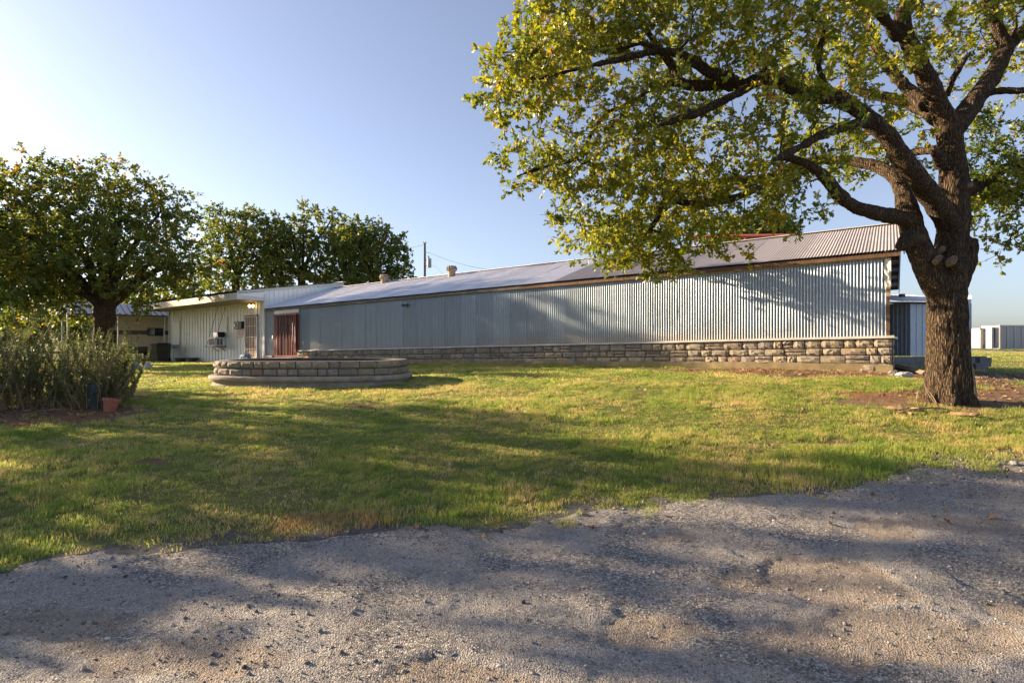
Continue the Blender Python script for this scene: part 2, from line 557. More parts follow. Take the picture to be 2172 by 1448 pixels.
def ground_mat():
    m, nt, b = new_mat('lawn_soil')
    p = pos(nt)
    a = nt.nodes.new('ShaderNodeAttribute'); a.attribute_name = 'dirt'
    n = noise(nt, p, 1.2, 6, 0.65); n2 = noise(nt, p, 14, 5, 0.7)
    g = ramp(nt, n, [(0.3, (0.13, 0.17, 0.04)), (0.55, (0.19, 0.19, 0.06)), (0.75, (0.28, 0.22, 0.10))])
    g = mixc(nt, maths(nt, 'MULTIPLY', n2, 0.5), g, (0.05, 0.06, 0.02))
    d = ramp(nt, n2, [(0.25, (0.07, 0.05, 0.035)), (0.5, (0.19, 0.125, 0.08)), (0.75, (0.30, 0.20, 0.12))])
    d = mixc(nt, ramp(nt, noise(nt, p, 0.9, 4), [(0.45, (0, 0, 0)), (0.62, (0.75, 0.75, 0.75))]), d, (0.27, 0.125, 0.055))
    gv = nt.nodes.new('ShaderNodeAttribute'); gv.attribute_name = 'gravelly'
    d = mixc(nt, gv.outputs['Fac'], d, ramp(nt, n2, [(0.3, (0.07, 0.068, 0.065)), (0.7, (0.19, 0.18, 0.17))]))
    f = maths(nt, 'ADD', a.outputs['Fac'], maths(nt, 'MULTIPLY_ADD', n2, 0.5, -0.25))
    f = ramp(nt, f, [(0.4, (0, 0, 0)), (0.6, (1, 1, 1))])
    c = mixc(nt, f, g, d)
    nt.links.new(c, b.inputs['Base Color'])
    b.inputs['Roughness'].default_value = 0.95
    b.inputs['Specular IOR Level'].default_value = 0.1
    bump(nt, b, noise(nt, p, 30, 6, 0.75), 1.0, 0.03)
    return m


M['ground'] = ground_mat()


def road_mat():
    m, nt, b = new_mat('worn_gravel_asphalt')
    p = pos(nt)
    a = nt.nodes.new('ShaderNodeAttribute'); a.attribute_name = 'dust'
    v = N(nt, 'ShaderNodeTexVoronoi', i_Scale=95.0)
    nt.links.new(p, v.inputs['Vector'])
    v2 = N(nt, 'ShaderNodeTexVoronoi', i_Scale=190.0)
    nt.links.new(p, v2.inputs['Vector'])
    sc = nt.nodes.new('ShaderNodeSeparateColor'); nt.links.new(v.outputs['Color'], sc.inputs[0])
    n = noise(nt, p, 1.1, 6, 0.65)
    loose = ramp(nt, sc.outputs[0], [(0.0, (0.08, 0.074, 0.07)), (0.45, (0.20, 0.187, 0.175)), (0.8, (0.33, 0.31, 0.29)), (1.0, (0.58, 0.54, 0.50))])
    s2 = nt.nodes.new('ShaderNodeSeparateColor'); nt.links.new(v2.outputs['Color'], s2.inputs[0])
    crust = ramp(nt, s2.outputs[0], [(0.0, (0.15, 0.14, 0.13)), (0.45, (0.31, 0.29, 0.27)), (0.8, (0.43, 0.405, 0.375)), (1.0, (0.60, 0.56, 0.51))])
    crust = mixc(nt, ramp(nt, sc.outputs[2], [(0.70, (0, 0, 0)), (0.76, (0.7, 0.7, 0.7))]), crust, loose)
    crust = mixc(nt, ramp(nt, noise(nt, p, 3.2, 5, 0.7), [(0.4, (0, 0, 0)), (0.7, (0.55, 0.55, 0.55))]), crust, (0.25, 0.22, 0.19))
    wz = noise(nt, pos(nt, (0.75, 1.25, 1)), 0.8, 8, 0.62, 0.6)
    g = mixc(nt, ramp(nt, wz, [(0.47, (0, 0, 0)), (0.53, (0.9, 0.9, 0.9))]), loose, crust)
    n5 = noise(nt, p, 26, 4, 0.7)
    g = mixc(nt, ramp(nt, n5, [(0.60, (0, 0, 0)), (0.70, (0.7, 0.7, 0.7))]), g, (0.06, 0.055, 0.05))
    d = ramp(nt, noise(nt, p, 9, 6, 0.7), [(0.3, (0.20, 0.145, 0.10)), (0.7, (0.34, 0.265, 0.195))])
    d = mixc(nt, ramp(nt, sc.outputs[1], [(0.72, (0, 0, 0)), (0.78, (0.8, 0.8, 0.8))]), d, loose)
    f = maths(nt, 'ADD', a.outputs['Fac'], maths(nt, 'MULTIPLY_ADD', noise(nt, p, 4, 8, 0.75, 0.4), 1.3, -0.65))
    c = mixc(nt, ramp(nt, f, [(0.42, (0, 0, 0)), (0.66, (0.6, 0.6, 0.6))]), g, d)
    nt.links.new(c, b.inputs['Base Color'])
    b.inputs['Roughness'].default_value = 0.9
    b.inputs['Specular IOR Level'].default_value = 0.25
    h = maths(nt, 'ADD', maths(nt, 'MULTIPLY', v.outputs['Distance'], 0.6), maths(nt, 'MULTIPLY', v2.outputs['Distance'], 0.3))
    h = maths(nt, 'ADD', h, maths(nt, 'MULTIPLY', noise(nt, p, 12, 5, 0.7), 1.2))
    bump(nt, b, h, 0.75, 0.025)
    return m


M['road'] = road_mat()
m, nt, b = new_mat('pebble')
r = nt.nodes.new('ShaderNodeObjectInfo').outputs['Random']
c = ramp(nt, r, [(0.0, (0.05, 0.05, 0.05)), (0.4, (0.15, 0.145, 0.14)), (0.75, (0.27, 0.25, 0.23)), (0.93, (0.36, 0.30, 0.24)), (1.0, (0.55, 0.53, 0.50))])
nt.links.new(c, b.inputs['Base Color']); b.inputs['Roughness'].default_value = 0.9
M['pebble'] = m
m, nt, b = new_mat('leaf_litter')
r = nt.nodes.new('ShaderNodeObjectInfo').outputs['Random']
c = ramp(nt, r, [(0.0, (0.10, 0.05, 0.03)), (0.4, (0.20, 0.11, 0.06)), (0.75, (0.34, 0.21, 0.12)), (1.0, (0.46, 0.33, 0.21))])
nt.links.new(c, b.inputs['Base Color']); b.inputs['Roughness'].default_value = 0.8
M['litter'] = m

# ------------------------------------------------------------------ terrain
CTRL = np.array([
    (-14, -2, 1.62), (0, -2, 1.62), (14, -2, 1.58), (-6, 1, 1.61), (0, 2, 1.61), (6, 2, 1.57), (-9, 4, 1.52), (14, 6, 1.40),
    (-3.4, 3.8, 1.56), (0, 4.8, 1.54), (4, 6.1, 1.46), (6.2, 6.8, 1.41), (-8, 9.0, 1.17), (-4.2, 12.2, 1.02), (-1, 8.5, 1.25),
    (7.7, 10, 1.06), (3.5, 10, 1.07), (9.45, 14.2, 0.77), (4.6, 17.4, 0.80), (-3.5, 22.9, 0.915), (-10.1, 27.2, 1.03),
    (-12.6, 28.6, 1.04), (-20.7, 34, 1.20), (-17, 24, 1.16), (-12, 18, 1.10), (-24, 28, 1.25), (-28, 14, 1.35), (12, 12, 0.98),
    (16, 20, 1.0), (0, 34, 0.95), (20, 32, 0.92), (12, 45, 0.9), (-25, 45, 1.2), (28, 60, 0.85), (0, 65, 1.0), (-45, 40, 1.3), (45, 30, 1.1),
    (-30, 0, 1.6), (32, 5, 1.4)], float)


def _tps_fit(P, d, lam=0.6):
    n = len(P)
    r = np.linalg.norm(P[:, None] - P[None], axis=2)
    K = np.where(r > 0, r * r * np.log(r + 1e-9), 0) + lam * np.eye(n)
    A = np.zeros((n + 3, n + 3)); A[:n, :n] = K
    A[:n, n] = 1; A[:n, n + 1:] = P; A[n, :n] = 1; A[n + 1:, :n] = P.T
    return np.linalg.solve(A, np.concatenate([d, np.zeros(3)]))


TPSW = _tps_fit(CTRL[:, :2], CTRL[:, 2])


def terrain(x, y):
    """height of the natural ground"""
    x = np.asarray(x, float); y = np.asarray(y, float)
    sh = x.shape
    q = np.stack([x.ravel(), y.ravel()], 1)
    out = np.empty(len(q))
    P = CTRL[:, :2]; n = len(P)
    for i in range(0, len(q), 20000):
        s = q[i:i + 20000]
        cl = np.clip(s, (-50, -6), (50, 68))
        r = np.linalg.norm(cl[:, None] - P[None], axis=2)
        out[i:i + 20000] = (np.where(r > 0, r * r * np.log(r + 1e-9), 0) @ TPSW[:n]) + TPSW[n] + cl @ TPSW[n + 1:]
    rad = np.hypot(q[:, 0], q[:, 1] - 25)
    k = sstep(30, 60, rad)
    out = out * (1 - k) + 1.05 * k
    h = EYE - out
    near = 1 - sstep(20, 40, rad)
    h += near * (fbm(q[:, 0] * 0.9, q[:, 1] * 0.9, 3, 3) - 0.5) * 0.07 + near * (vnoise(q[:, 0] * 4, q[:, 1] * 4, 9) - 0.5) * 0.02
    return h.reshape(sh)


def tz(x, y):
    return float(terrain(np.array([x]), np.array([y]))[0])


EDGE_X = np.array([-14, -9, -6, -3.43, -1.96, 0.06, 1.6, 3.0, 4.0, 5.9, 9, 14, 22])
EDGE_Y = np.array([1.2, 2.2, 3.0, 3.75, 4.45, 4.80, 5.25, 5.6, 6.15, 6.6, 7.1, 7.6, 8.0])


def road_sd(x, y):
    """>0 on the road, metres from its ragged edge"""
    e = np.interp(x, EDGE_X, EDGE_Y)
    e = e + (fbm(np.asarray(x) * 1.3, np.asarray(y) * 1.3, 21, 4) - 0.5) * 0.7 + (fbm(np.asarray(x) * 6, np.asarray(y) * 6, 31, 3) - 0.5) * 0.22
    return e - y


# the long shed's frame: t runs left along the front wall from its right corner, u runs into the building, h is height above the eye line at t = 0
A0 = np.array((9.45, 14.37))
DV = np.array((-0.833, 0.553)); DV /= np.linalg.norm(DV)
PV = np.array((DV[1], -DV[0]))           # into the building (away from the camera)
FALL = 0.0235


def B(t, u, h):
    q = A0 + DV * t + PV * u
    return (q[0], q[1], EYE + h - FALL * t)


def to_tu(x, y):
    dx = np.asarray(x) - A0[0]; dy = np.asarray(y) - A0[1]
    return dx * DV[0] + dy * DV[1], dx * PV[0] + dy * PV[1]


TRUNK = (7.67, 10.0)
PLANT_C = (-4.8, 13.9)


def dirt_mask(x, y):
    n = fbm(np.asarray(x) * 0.8, np.asarray(y) * 0.8, 51, 4) - 0.5
    t, u = to_tu(x, y)
    d1 = 1 - np.hypot((x - 8.2) / 3.4, (y - 10.3) / 1.6)
    d2 = np.minimum(1 - np.abs(t - 0.2) / 6.0, 1.0 + (u) / 3.0) * np.where(u < 0.5, 1, 0)
    d3 = np.minimum((x - 8.6) / 2.0, 1 - np.abs(y - (14.2 + 0.05 * x)) / 3.2) * 1.2
    d4 = 1 - np.hypot((x + 8.2) / 2.7, (y - 9.35) / 1.15)
    d5 = 0.55 - np.hypot((x - 9.0) / 2.4, (y - 8.6) / 0.9) 
    d6 = (road_sd(x, y) + 0.42) * 1.3
    d = np.maximum.reduce([d1, d2, d3, d4, d5, d6])
    # small worn spots in the lawn
    d = np.maximum(d, (fbm(np.asarray(x) * 0.7 + 9, np.asarray(y) * 1.2, 77, 4) - 0.74) * 3.0)
    return np.clip(0.5 + (d + n * 1.3) * 1.1 - 0.25, 0, 1)


def axis(fine0, fine1, df, lo, hi, grow=1.16):
    a = list(np.arange(fine0, fine1 + 1e-6, df))
    s = df; q = fine1
    while q < hi:
        s = min(s * grow, 60); q += s; a.append(q)
    s = df; q = fine0
    while q > lo:
        s = min(s * grow, 60); q -= s; a.insert(0, q)
    return np.array(a)


def grid_mesh(name, xs, ys, zf, mat, attrs=(), **kw):
    X, Y = np.meshgrid(xs, ys)
    Z = zf(X, Y)
    V = np.stack([X.ravel(), Y.ravel(), Z.ravel()], 1)
    nx, ny = len(xs), len(ys)
    i = np.arange(nx * ny).reshape(ny, nx)
    Fc = np.stack([i[:-1, :-1], i[:-1, 1:], i[1:, 1:], i[1:, :-1]], 2).reshape(-1, 4)
    o = mobj(name, V, Fc, mat, None, smooth=True, loc=(0, 0, 0), **kw)
    for an, fn in attrs:
        at = o.data.attributes.new(an, 'FLOAT', 'POINT')
        at.data.foreach_set('value', fn(X, Y).ravel().astype(np.float32))
    return o


def ground_z(x, y):
    h = terrain(x, y)
    sd = road_sd(x, y)
    return h - 0.16 * sstep(0.02, 0.5, sd)


def gravelly(x, y):
    sh = sstep(-0.55, -0.15, road_sd(x, y))
    return np.maximum(sh, sstep(0.2, 0.5, np.minimum((x - 9.2) / 2.0, 1 - np.abs(y - (14.6 + 0.05 * x)) / 3.0)))


ground = grid_mesh('ground', axis(-13, 13, 0.12, -2600, 2600), axis(2.0, 22, 0.12, -800, 4200), ground_z, M['ground'],
                   [('dirt', dirt_mask), ('gravelly', gravelly)], kind='structure')

POT = [(2.05, 3.72, 0.62, 0.34, 0.021), (2.05, 3.05, 0.75, 0.30, 0.018), (0.85, 3.18, 0.35, 0.18, 0.012), (1.3, 4.45, 0.25, 0.14, 0.012), (-1.6, 2.9, 0.6, 0.2, 0.012),
       (3.3, 3.3, 0.6, 0.3, 0.012), (-0.4, 2.65, 0.5, 0.22, 0.012), (3.6, 4.7, 0.9, 0.25, 0.012), (-2.8, 3.2, 0.7, 0.2, 0.010)]


def potholes(x, y):
    s = 0
    w = (fbm(x * 3, y * 3, 91, 4) - 0.5) * 0.9
    for (a, b_, rx, ry, d) in POT:
        r = np.hypot((x - a) / rx, (y - b_) / ry) + w * 1.5
        s = s + d * (1 - sstep(0.72, 1.02, r))
    return s


def road_z(x, y):
    h = terrain(x, y) + 0.012
    sd = road_sd(x, y)
    h = h - 0.10 * (1 - sstep(-0.25, 0.02, sd))
    h = h + (fbm(x * 9, y * 9, 41, 4) - 0.5) * 0.015 + (fbm(x * 1.7, y * 1.7, 43, 3) - 0.5) * 0.02
    h = h + (vnoise(x * 38, y * 38, 47) - 0.5) * 0.009
    # broken crust: a step between the old surface and the worn patches
    cr = fbm(x * 1.1, y * 1.9, 61, 5)
    h = h - 0.012 * sstep(0.50, 0.52, cr)
    return h - potholes(x, y)


def dust(x, y):
    cr = fbm(x * 1.1, y * 1.9, 61, 5)
    pt = np.clip(potholes(x, y) / 0.012, 0, 1)
    return np.clip(0.75 * pt + 0.35 * sstep(0.5, 0.56, cr) + 0.4 * sstep(2.5, 6, x) * sstep(0.45, 0.65, fbm(x * 0.8, y * 2.0, 63, 4))
                   + 0.25 * sstep(0.35, 0.0, road_sd(x, y)), 0, 1)


road = grid_mesh('gravel_road', axis(-6.5, 8.5, 0.03, -15, 22, 1.10), axis(1.9, 8.2, 0.03, -6, 8.3, 1.10), road_z, M['road'],
                 [('dust', dust)], kind='structure')

# ------------------------------------------------------------------ rough-faced stone blocks shared by the walls
ANG = math.atan2(DV[1], DV[0])


def stone_meshes(n, seed, rough=1.0):
    out = []
    r = np.random.default_rng(seed)
    nx, nz = 6, 5
    for k in range(n):
        V = []; Fc = []
        xs = np.linspace(-0.5, 0.5, nx); zs = np.linspace(0, 1, nz)
        off = r.uniform(-1, 1, (nz, nx))
        for j, z in enumerate(zs):
            for i, x in enumerate(xs):
                e = min(1, (0.5 - abs(x)) / 0.14) * min(1, (0.5 - abs(z - 0.5)) / 0.2)
                y = 0.74 + 0.26 * e ** 0.5 + off[j, i] * 0.22 * rough * (0.35 + 0.65 * e)
                xx = x * (1 - 0.02 * r.random()) ; zz = 0.5 + (z - 0.5) * (1 - 0.05 * r.random())
                if i in (0, nx - 1) and j in (0, nz - 1): xx *= 0.965; zz = 0.5 + (zz - 0.5) * 0.93
                V.append((xx, y, zz))
        for j in range(nz - 1):
            for i in range(nx - 1):
                a = j * nx + i
                Fc.append([a, a + nx, a + nx + 1, a + 1])
        # back ring
        ring = [i for i in range(nx)] + [j * nx + nx - 1 for j in range(1, nz)] + [(nz - 1) * nx + i for i in range(nx - 2, -1, -1)] + [j * nx for j in range(nz - 2, 0, -1)]
        n0 = len(V)
        for q in ring: V.append((V[q][0], 0.0, V[q][2]))
        for q in range(len(ring)):
            q2 = (q + 1) % len(ring)
            Fc.append([ring[q], ring[q2], n0 + q2, n0 + q])
        me = np_mesh('stone', np.array(V), Fc)
        me.materials.append(M['stone'])
        out.append(me)
    return out


STONES = stone_meshes(14, 5, 0.75)
STONES_FLAT = stone_meshes(10, 6, 0.45)


def stone(parent, meshes, x, y, z, ang, w, d, h, r=random):
    o = bpy.data.objects.new('stone', r.choice(meshes))
    COL.objects.link(o)
    l = Vector((x, y, z)) - wloc(parent)
    o.location = l
    o.rotation_euler = (0, 0, ang)
    o.scale = (w * (1 if r.random() < 0.5 else -1), d, h)
    if o.scale.x < 0: o.scale.x = -o.scale.x
    o.parent = parent
    return o


# ------------------------------------------------------------------ the long metal shed
T_END = 26.45
shed = thing('metal_shed', B(12, 2, -1.2), 'long low shed of corrugated galvanised sheets on a limestone base', 'shed')
WALL_LO, WALL_HI, ROOF_EDGE = 0.12, 2.16, 2.265
RIDGE_U, RIDGE_H = 4.47, 3.69
FAR_U, FAR_H = 9.25, 1.98

wall = mobj('backing_wall', [B(-0.0, 0.06, -0.7), B(T_END, 0.06, -0.7), B(T_END, 0.06, 2.2), B(0.0, 0.06, 2.2)], [[0, 1, 2, 3]], M['brown_wood'], shed)


def corr_sheet(name, t0, t1, lo, hi, parent, mat, u0, amp=0.0095, pitch=0.0762, rows=6, bend=0.004, seed=0, fn=None, phase=0.0):
    r = np.random.default_rng(seed)
    n = max(2, int(round((t1 - t0) / pitch * 8)))
    ts = np.linspace(t0, t1, n + 1)
    tilt = r.normal(0, 0.003)
    V = []
    for j in range(rows):
        s = j / (rows - 1)
        wob = r.normal(0, bend)
        for t in ts:
            a = -amp * math.cos(2 * math.pi * (t - phase) / pitch)
            V.append(fn(t, s, a + wob * math.sin(math.pi * s) + tilt * (s - 0.5)))
    nn = n + 1
    i = np.arange(nn * rows).reshape(rows, nn)
    Fc = np.stack([i[:-1, :-1], i[1:, :-1], i[1:, 1:], i[:-1, 1:]], 2).reshape(-1, 4)
    o = mobj(name, np.array(V), Fc, mat, parent, smooth=True)
    return o


def add_low(o, rows, lo_gain):
    n = len(o.data.vertices) // rows
    at = o.data.attributes.new('low', 'FLOAT', 'POINT')
    v = np.repeat(np.array([lo_gain if j == 0 else (lo_gain * 0.5 if j == 1 else 0) for j in range(rows)], np.float32), n)
    at.data.foreach_set('value', v)


SHW = 0.762
GATE_T0, GATE_T1 = 23.62, 25.55
k = 0; t = 0.0
while t < GATE_T0 - 0.01:
    t1 = min(t + SHW, GATE_T0)
    jo = rng.normal(0, 0.008)
    lap = 0.0035 * (k % 2)
    rowz = [0, 0.11, 0.22, 0.45, 0.75, 1.0]

    def fn(tt, s, a, jo=jo, lap=lap):
        z = rowz[int(round(s * 5))]
        return B(tt, a - 0.004 - lap, WALL_LO + (WALL_HI - WALL_LO) * z)
    o = corr_sheet('wall_sheet', t, t1 + 0.004, 0, 0, shed, M['wall_metal'], 0, rows=6, seed=100 + k, fn=fn)
    add_low(o, 6, 0.85 if 3 < t < 12 else 0.45)
    t = t1; k += 1
# the narrow strip left of the gate, and the roller housing above it
rowz = [0, 0.11, 0.22, 0.45, 0.75, 1.0]
o = corr_sheet('wall_sheet', GATE_T1 + 0.02, T_END, 0, 0, shed, M['wall_metal'], 0, rows=6, seed=300,
               fn=lambda tt, s, a: B(tt, a - 0.004, -0.10 + (2.12 + 0.10) * rowz[int(round(s * 5))]))
add_low(o, 6, 0.2)
hb = MB()
for j in range(3):
    hb.box(GATE_T0, GATE_T1 + 0.02, -0.06 - 0.008 * j, 0.02, 2.14 - 0.085 * (j + 1), 2.14 - 0.085 * j - 0.008, B)
hb.obj('roller_housing', M['pale_blue_panel'], shed)

# eave fascia boards (lengths of weathered timber)
edges = [-0.30, 3.1, 7.0, 10.9, 14.6, 18.3, 21.9, 26.3]
for a, b_ in zip(edges[:-1], edges[1:]):
    dz = rng.normal(0, 0.006)
    mb = MB().box(a + 0.004, b_ - 0.004, -0.105 + rng.normal(0, 0.004), -0.02, 2.125 + dz, 2.24, B)
    mb.obj('fascia_board', M['brown_wood'] if a < 9 else M['grey_wood'], shed)
MB().box(-0.02, 9.0, -0.05, -0.021, 2.085, 2.123, B).obj('batten', M['tan_wood'], shed)

# roof sheets on the near slope
roof_rows = 7
t = -0.36; k = 0
while t < T_END - 0.01:
    t1 = min(t + SHW, T_END)
    wear = rng.normal(0, 0.01)

    def fn(tt, s, a, k=k):
        u = -0.16 + (RIDGE_U + 0.16) * s
        h = ROOF_EDGE + (RIDGE_H - ROOF_EDGE) * s
        return B(tt, u - 0.3 * a, h + 0.95 * (-a) + 0.012 + 0.0035 * (k % 2))
    corr_sheet('roof_sheet', t, t1 + 0.004, 0, 0, shed, M['roof_rusty'] if t < 9.2 else M['roof_metal'], 0, rows=roof_rows, seed=400 + k, bend=0.006, fn=fn)
    t = t1; k += 1
# the far slope, one sheet, with purlins showing under its right-hand overhang
o = corr_sheet('far_roof_sheet', -0.36, T_END, 0, 0, shed, M['roof_metal'], 0, rows=3, seed=600, bend=0.0,
               fn=lambda tt, s, a: B(tt, RIDGE_U + (FAR_U - RIDGE_U) * s, RIDGE_H + 0.014 + (FAR_H - RIDGE_H) * s - a))
MB().box(-0.36, T_END, RIDGE_U - 0.16, RIDGE_U + 0.16, RIDGE_H + 0.02, RIDGE_H + 0.035, B).obj('ridge_cap', M['roof_metal'], shed)
for j in range(8):
    s = (j + 0.5) / 8
    u = RIDGE_U + (FAR_U - RIDGE_U) * s; h = RIDGE_H + (FAR_H - RIDGE_H) * s
    MB().box(-0.34, 1.2, u - 0.05, u + 0.05, h - 0.13, h - 0.015, B).obj('purlin', M['brown_wood'], shed)
MB().hexa([B(-0.385, RIDGE_U, RIDGE_H - 0.13), B(-0.385, FAR_U, FAR_H - 0.13), B(-0.362, FAR_U, FAR_H - 0.13), B(-0.362, RIDGE_U, RIDGE_H - 0.13),
           B(-0.385, RIDGE_U, RIDGE_H + 0.02), B(-0.385, FAR_U, FAR_H + 0.02), B(-0.362, FAR_U, FAR_H + 0.02), B(-0.362, RIDGE_U, RIDGE_H + 0.02)]).obj('barge_board', M['grey_wood'], shed)
MB().hexa([B(-0.385, -0.1, ROOF_EDGE - 0.12), B(-0.385, RIDGE_U, RIDGE_H - 0.13), B(-0.362, RIDGE_U, RIDGE_H - 0.13), B(-0.362, -0.1, ROOF_EDGE - 0.12),
           B(-0.385, -0.1, ROOF_EDGE), B(-0.385, RIDGE_U, RIDGE_H + 0.0), B(-0.362, RIDGE_U, RIDGE_H + 0.0), B(-0.362, -0.1, ROOF_EDGE)]).obj('barge_board', M['roof_dark'], shed)
# gable end and back walls
mobj('gable_wall', [B(0.03, 0.0, -0.9), B(0.03, 9.0, -0.9), B(0.03, 9.0, 1.95), B(0.03, RIDGE_U, RIDGE_H - 0.08), B(0.03, 0.0, 2.15)], [[0, 1, 2, 3, 4]], M['roof_dark'], shed)
mobj('back_wall', [B(0.03, 9.0, -1.2), B(T_END, 9.0, -1.2), B(T_END, 9.0, 1.95), B(0.03, 9.0, 1.95)], [[0, 1, 2, 3]], M['wall_metal'], shed)
# corner: exposed post, tan block, dark jamb, crumpled flashing
MB().box(-0.075, -0.005, -0.03, 0.10, 0.16, 1.10, B).obj('jamb', M['brown_wood'], shed)
MB().box(-0.09, 0.0, -0.04, 0.10, 1.12, 1.38, B).obj('corner_block', M['tan_wood'], shed)
V = []; Fc = []
for j in range(9):
    for i in range(4):
        V.append(B(-0.10 + 0.045 * i, -0.03 + rng.normal(0, 0.014), 1.36 + 0.092 * j))
for j in range(8):
    for i in range(3):
        a = j * 4 + i; Fc.append([a, a + 1, a + 5, a + 4])
mobj('torn_flashing', V, Fc, M['white_paint'], shed)

# white metal cap over the stone base, in lengths
cap_edges = [-0.17, 1.25, 5.2, 9.5, 13.2, 17.0, 20.6, 23.62]
for a, b_ in zip(cap_edges[:-1], cap_edges[1:]):
    j = rng.normal(0, 0.004)
    o0, o1, o2 = -0.19, -0.02, -0.185
    prof = [(-0.015, 0.15), (-0.18, 0.125 + j), (-0.185, 0.088 + j), (-0.175, 0.087 + j), (-0.165, 0.115 + j), (-0.015, 0.135)]
    V = [B(tt, u, h) for tt in (a + 0.002, b_ - 0.002) for (u, h) in prof]
    n = len(prof)
    Fc = [[q, (q + 1) % n, n + (q + 1) % n, n + q] for q in range(n)] + [list(range(n))[::-1], list(range(n, 2 * n))]
    mobj('sill_cap', V, Fc, M['cap_paint'], shed)
V = [B(-0.17, -0.20, 0.125), B(-0.24, -0.12, 0.10), B(-0.24, 3.0, 0.10), B(0.0, 3.0, 0.165), B(0.0, -0.02, 0.165), B(-0.17, -0.205, 0.07), B(-0.245, -0.12, 0.05), B(-0.245, 3.0, 0.05)]
mobj('sill_cap', V, [[0, 4, 3, 2, 1], [0, 1, 6, 5], [1, 2, 7, 6]], M['white_paint'], shed)

# stone base: footing, mortar bed, then every stone its own piece
base = bpy.data.objects.new('stone_base', None); COL.objects.link(base); base.parent = shed; base.location = (0, 0, 0)
T_STONE = 23.66


def foot_h(t):
    x, y, _ = B(t, -0.2, 0)
    return tz(x, y) - EYE + FALL * t


ts = np.linspace(-0.14, T_STONE, 60)
mb = MB()
for a, b_ in zip(ts[:-1], ts[1:]):
    h0, h1 = foot_h(a), foot_h(b_)
    j0 = 0.012 * math.sin(a * 3.1); j1 = 0.012 * math.sin(b_ * 3.1)
    mb.hexa([B(a, -0.155 + j0 * 0.4, h0 - 0.4), B(b_, -0.155 + j1 * 0.4, h1 - 0.4), B(b_, 0.05, h1 - 0.4), B(a, 0.05, h0 - 0.4),
             B(a, -0.150 + j0, h0 + 0.185 + j0), B(b_, -0.150 + j1, h1 + 0.185 + j1), B(b_, 0.05, h1 + 0.2), B(a, 0.05, h0 + 0.2)])
mb.obj('footing', M['footing'], base)
MB().box(-0.10, T_STONE - 0.03, -0.088, 0.05, -1.2, 0.105, B).obj('mortar_bed', M['mortar'], base)
MB().box(-0.135, 0.0, -0.088, 3.2, -1.2, 0.05, B).obj('mortar_bed', M['mortar'], base)
ROWS = [(-0.80, -0.55), (-0.55, -0.335), (-0.335, -0.145), (-0.145, 0.085)]
rr = random.Random(3)
for ri, (h0, h1) in enumerate(ROWS):
    t = -0.13
    while t < T_STONE - 0.03:
        w = rr.uniform(0.22, 0.58) * (1.0 if t < 12 else 0.9)
        if T_STONE - (t + w) < 0.2: w = T_STONE - t
        tm = t + w / 2
        if h1 > foot_h(tm) + 0.20:
            split = rr.random() < 0.14
            parts = [(h0, (h0 + h1) / 2 - 0.012 + rr.uniform(-0.02, 0.02)), None] if split else [(h0, h1)]
            if split: parts[1] = (parts[0][1], h1)
            for (q0, q1) in parts:
                x, y, z = B(tm, -0.045, q0 + 0.007)
                g = 0.006
                st = stone(base, STONES, x, y, z, ANG, w - 3.2 * g, rr.uniform(0.07, 0.11), q1 - q0 - 0.020, rr)
        t += w
# a few stones turning the right-hand corner
for ri, (h0, h1) in enumerate(ROWS):
    u = -0.04
    while u < 1.6:
        w = rr.uniform(0.3, 0.5)
        x, y, z = B(-0.105, u + w / 2, h0 + 0.007)
        st = stone(base, STONES, x, y, z, ANG + math.pi / 2, w - 0.012, 0.06, h1 - h0 - 0.014, rr)
        st.rotation_euler = (0, 0, math.atan2(-PV[1], -PV[0]) + 0)
        u += w

# red sliding gate in front of the glazed door
gate = bpy.data.objects.new('gate', None); COL.objects.link(gate); gate.parent = shed
G0, G1 = GATE_T0 + 0.02, GATE_T1
GLO, GHI = -0.155, 1.93
MB().box(G0, G1, 0.02, 0.05, GLO - 0.02, GHI, B).obj('door_glass', M['door_glass'], gate)
MB().box(G0, G0 + 0.10, -0.01, 0.018, GLO, GHI, B).box(G1 - 0.10, G1, -0.01, 0.018, GLO, GHI, B).obj('door_frame', M['dark_metal'], gate)
MB().box((G0 + G1) / 2 - 0.04, (G0 + G1) / 2 + 0.04, -0.005, 0.018, GLO, GHI, B).obj('door_stile', M['dark_metal'], gate)
MB().box(G0, G1 + 0.05, -0.10, -0.06, GHI - 0.03, GHI + 0.02, B).obj('top_rail', M['red_paint'], gate)
MB().box(G0, G1 + 0.05, -0.10, -0.06, GLO - 0.01, GLO + 0.05, B).obj('bottom_rail', M['red_paint'], gate)
for q in [0.12, 0.30, 0.48, 0.66, 0.90, 1.14, 1.40, 1.64, 1.80, 1.90]:
    tt = G0 + q
    MB().box(tt, tt + 0.032, -0.098, -0.062, GLO + 0.05, GHI - 0.03, B).obj('bar', M['red_paint'], gate)
MB().box(G0 - 0.02, G0 + 0.03, -0.24, -0.11, GLO + 0.2, GHI - 0.08, B).obj('folded_leaf', M['red_paint'], gate)
MB().box(G1 + 0.02, G1 + 0.11, -0.14, -0.10, 0.75, 0.90, B).obj('lock', M['steel'], gate)
x, y, z = B((G0 + G1) / 2, -0.6, 0)
zz = tz(x, y)
mb = MB()
mb.hexa([B(T_END, -1.1, zz - EYE - 0.25 + FALL * 25), B(23.4, -1.1, zz - EYE - 0.25 + FALL * 25), B(23.4, 0.0, zz - EYE - 0.25 + FALL * 25), B(T_END, 0.0, zz - EYE - 0.25 + FALL * 25),
         B(T_END, -1.1, GLO - 0.17), B(23.4, -1.1, GLO - 0.17), B(23.4, 0.0, GLO - 0.03), B(T_END, 0.0, GLO - 0.03)])
mb.obj('doorstep', M['concrete'], shed)
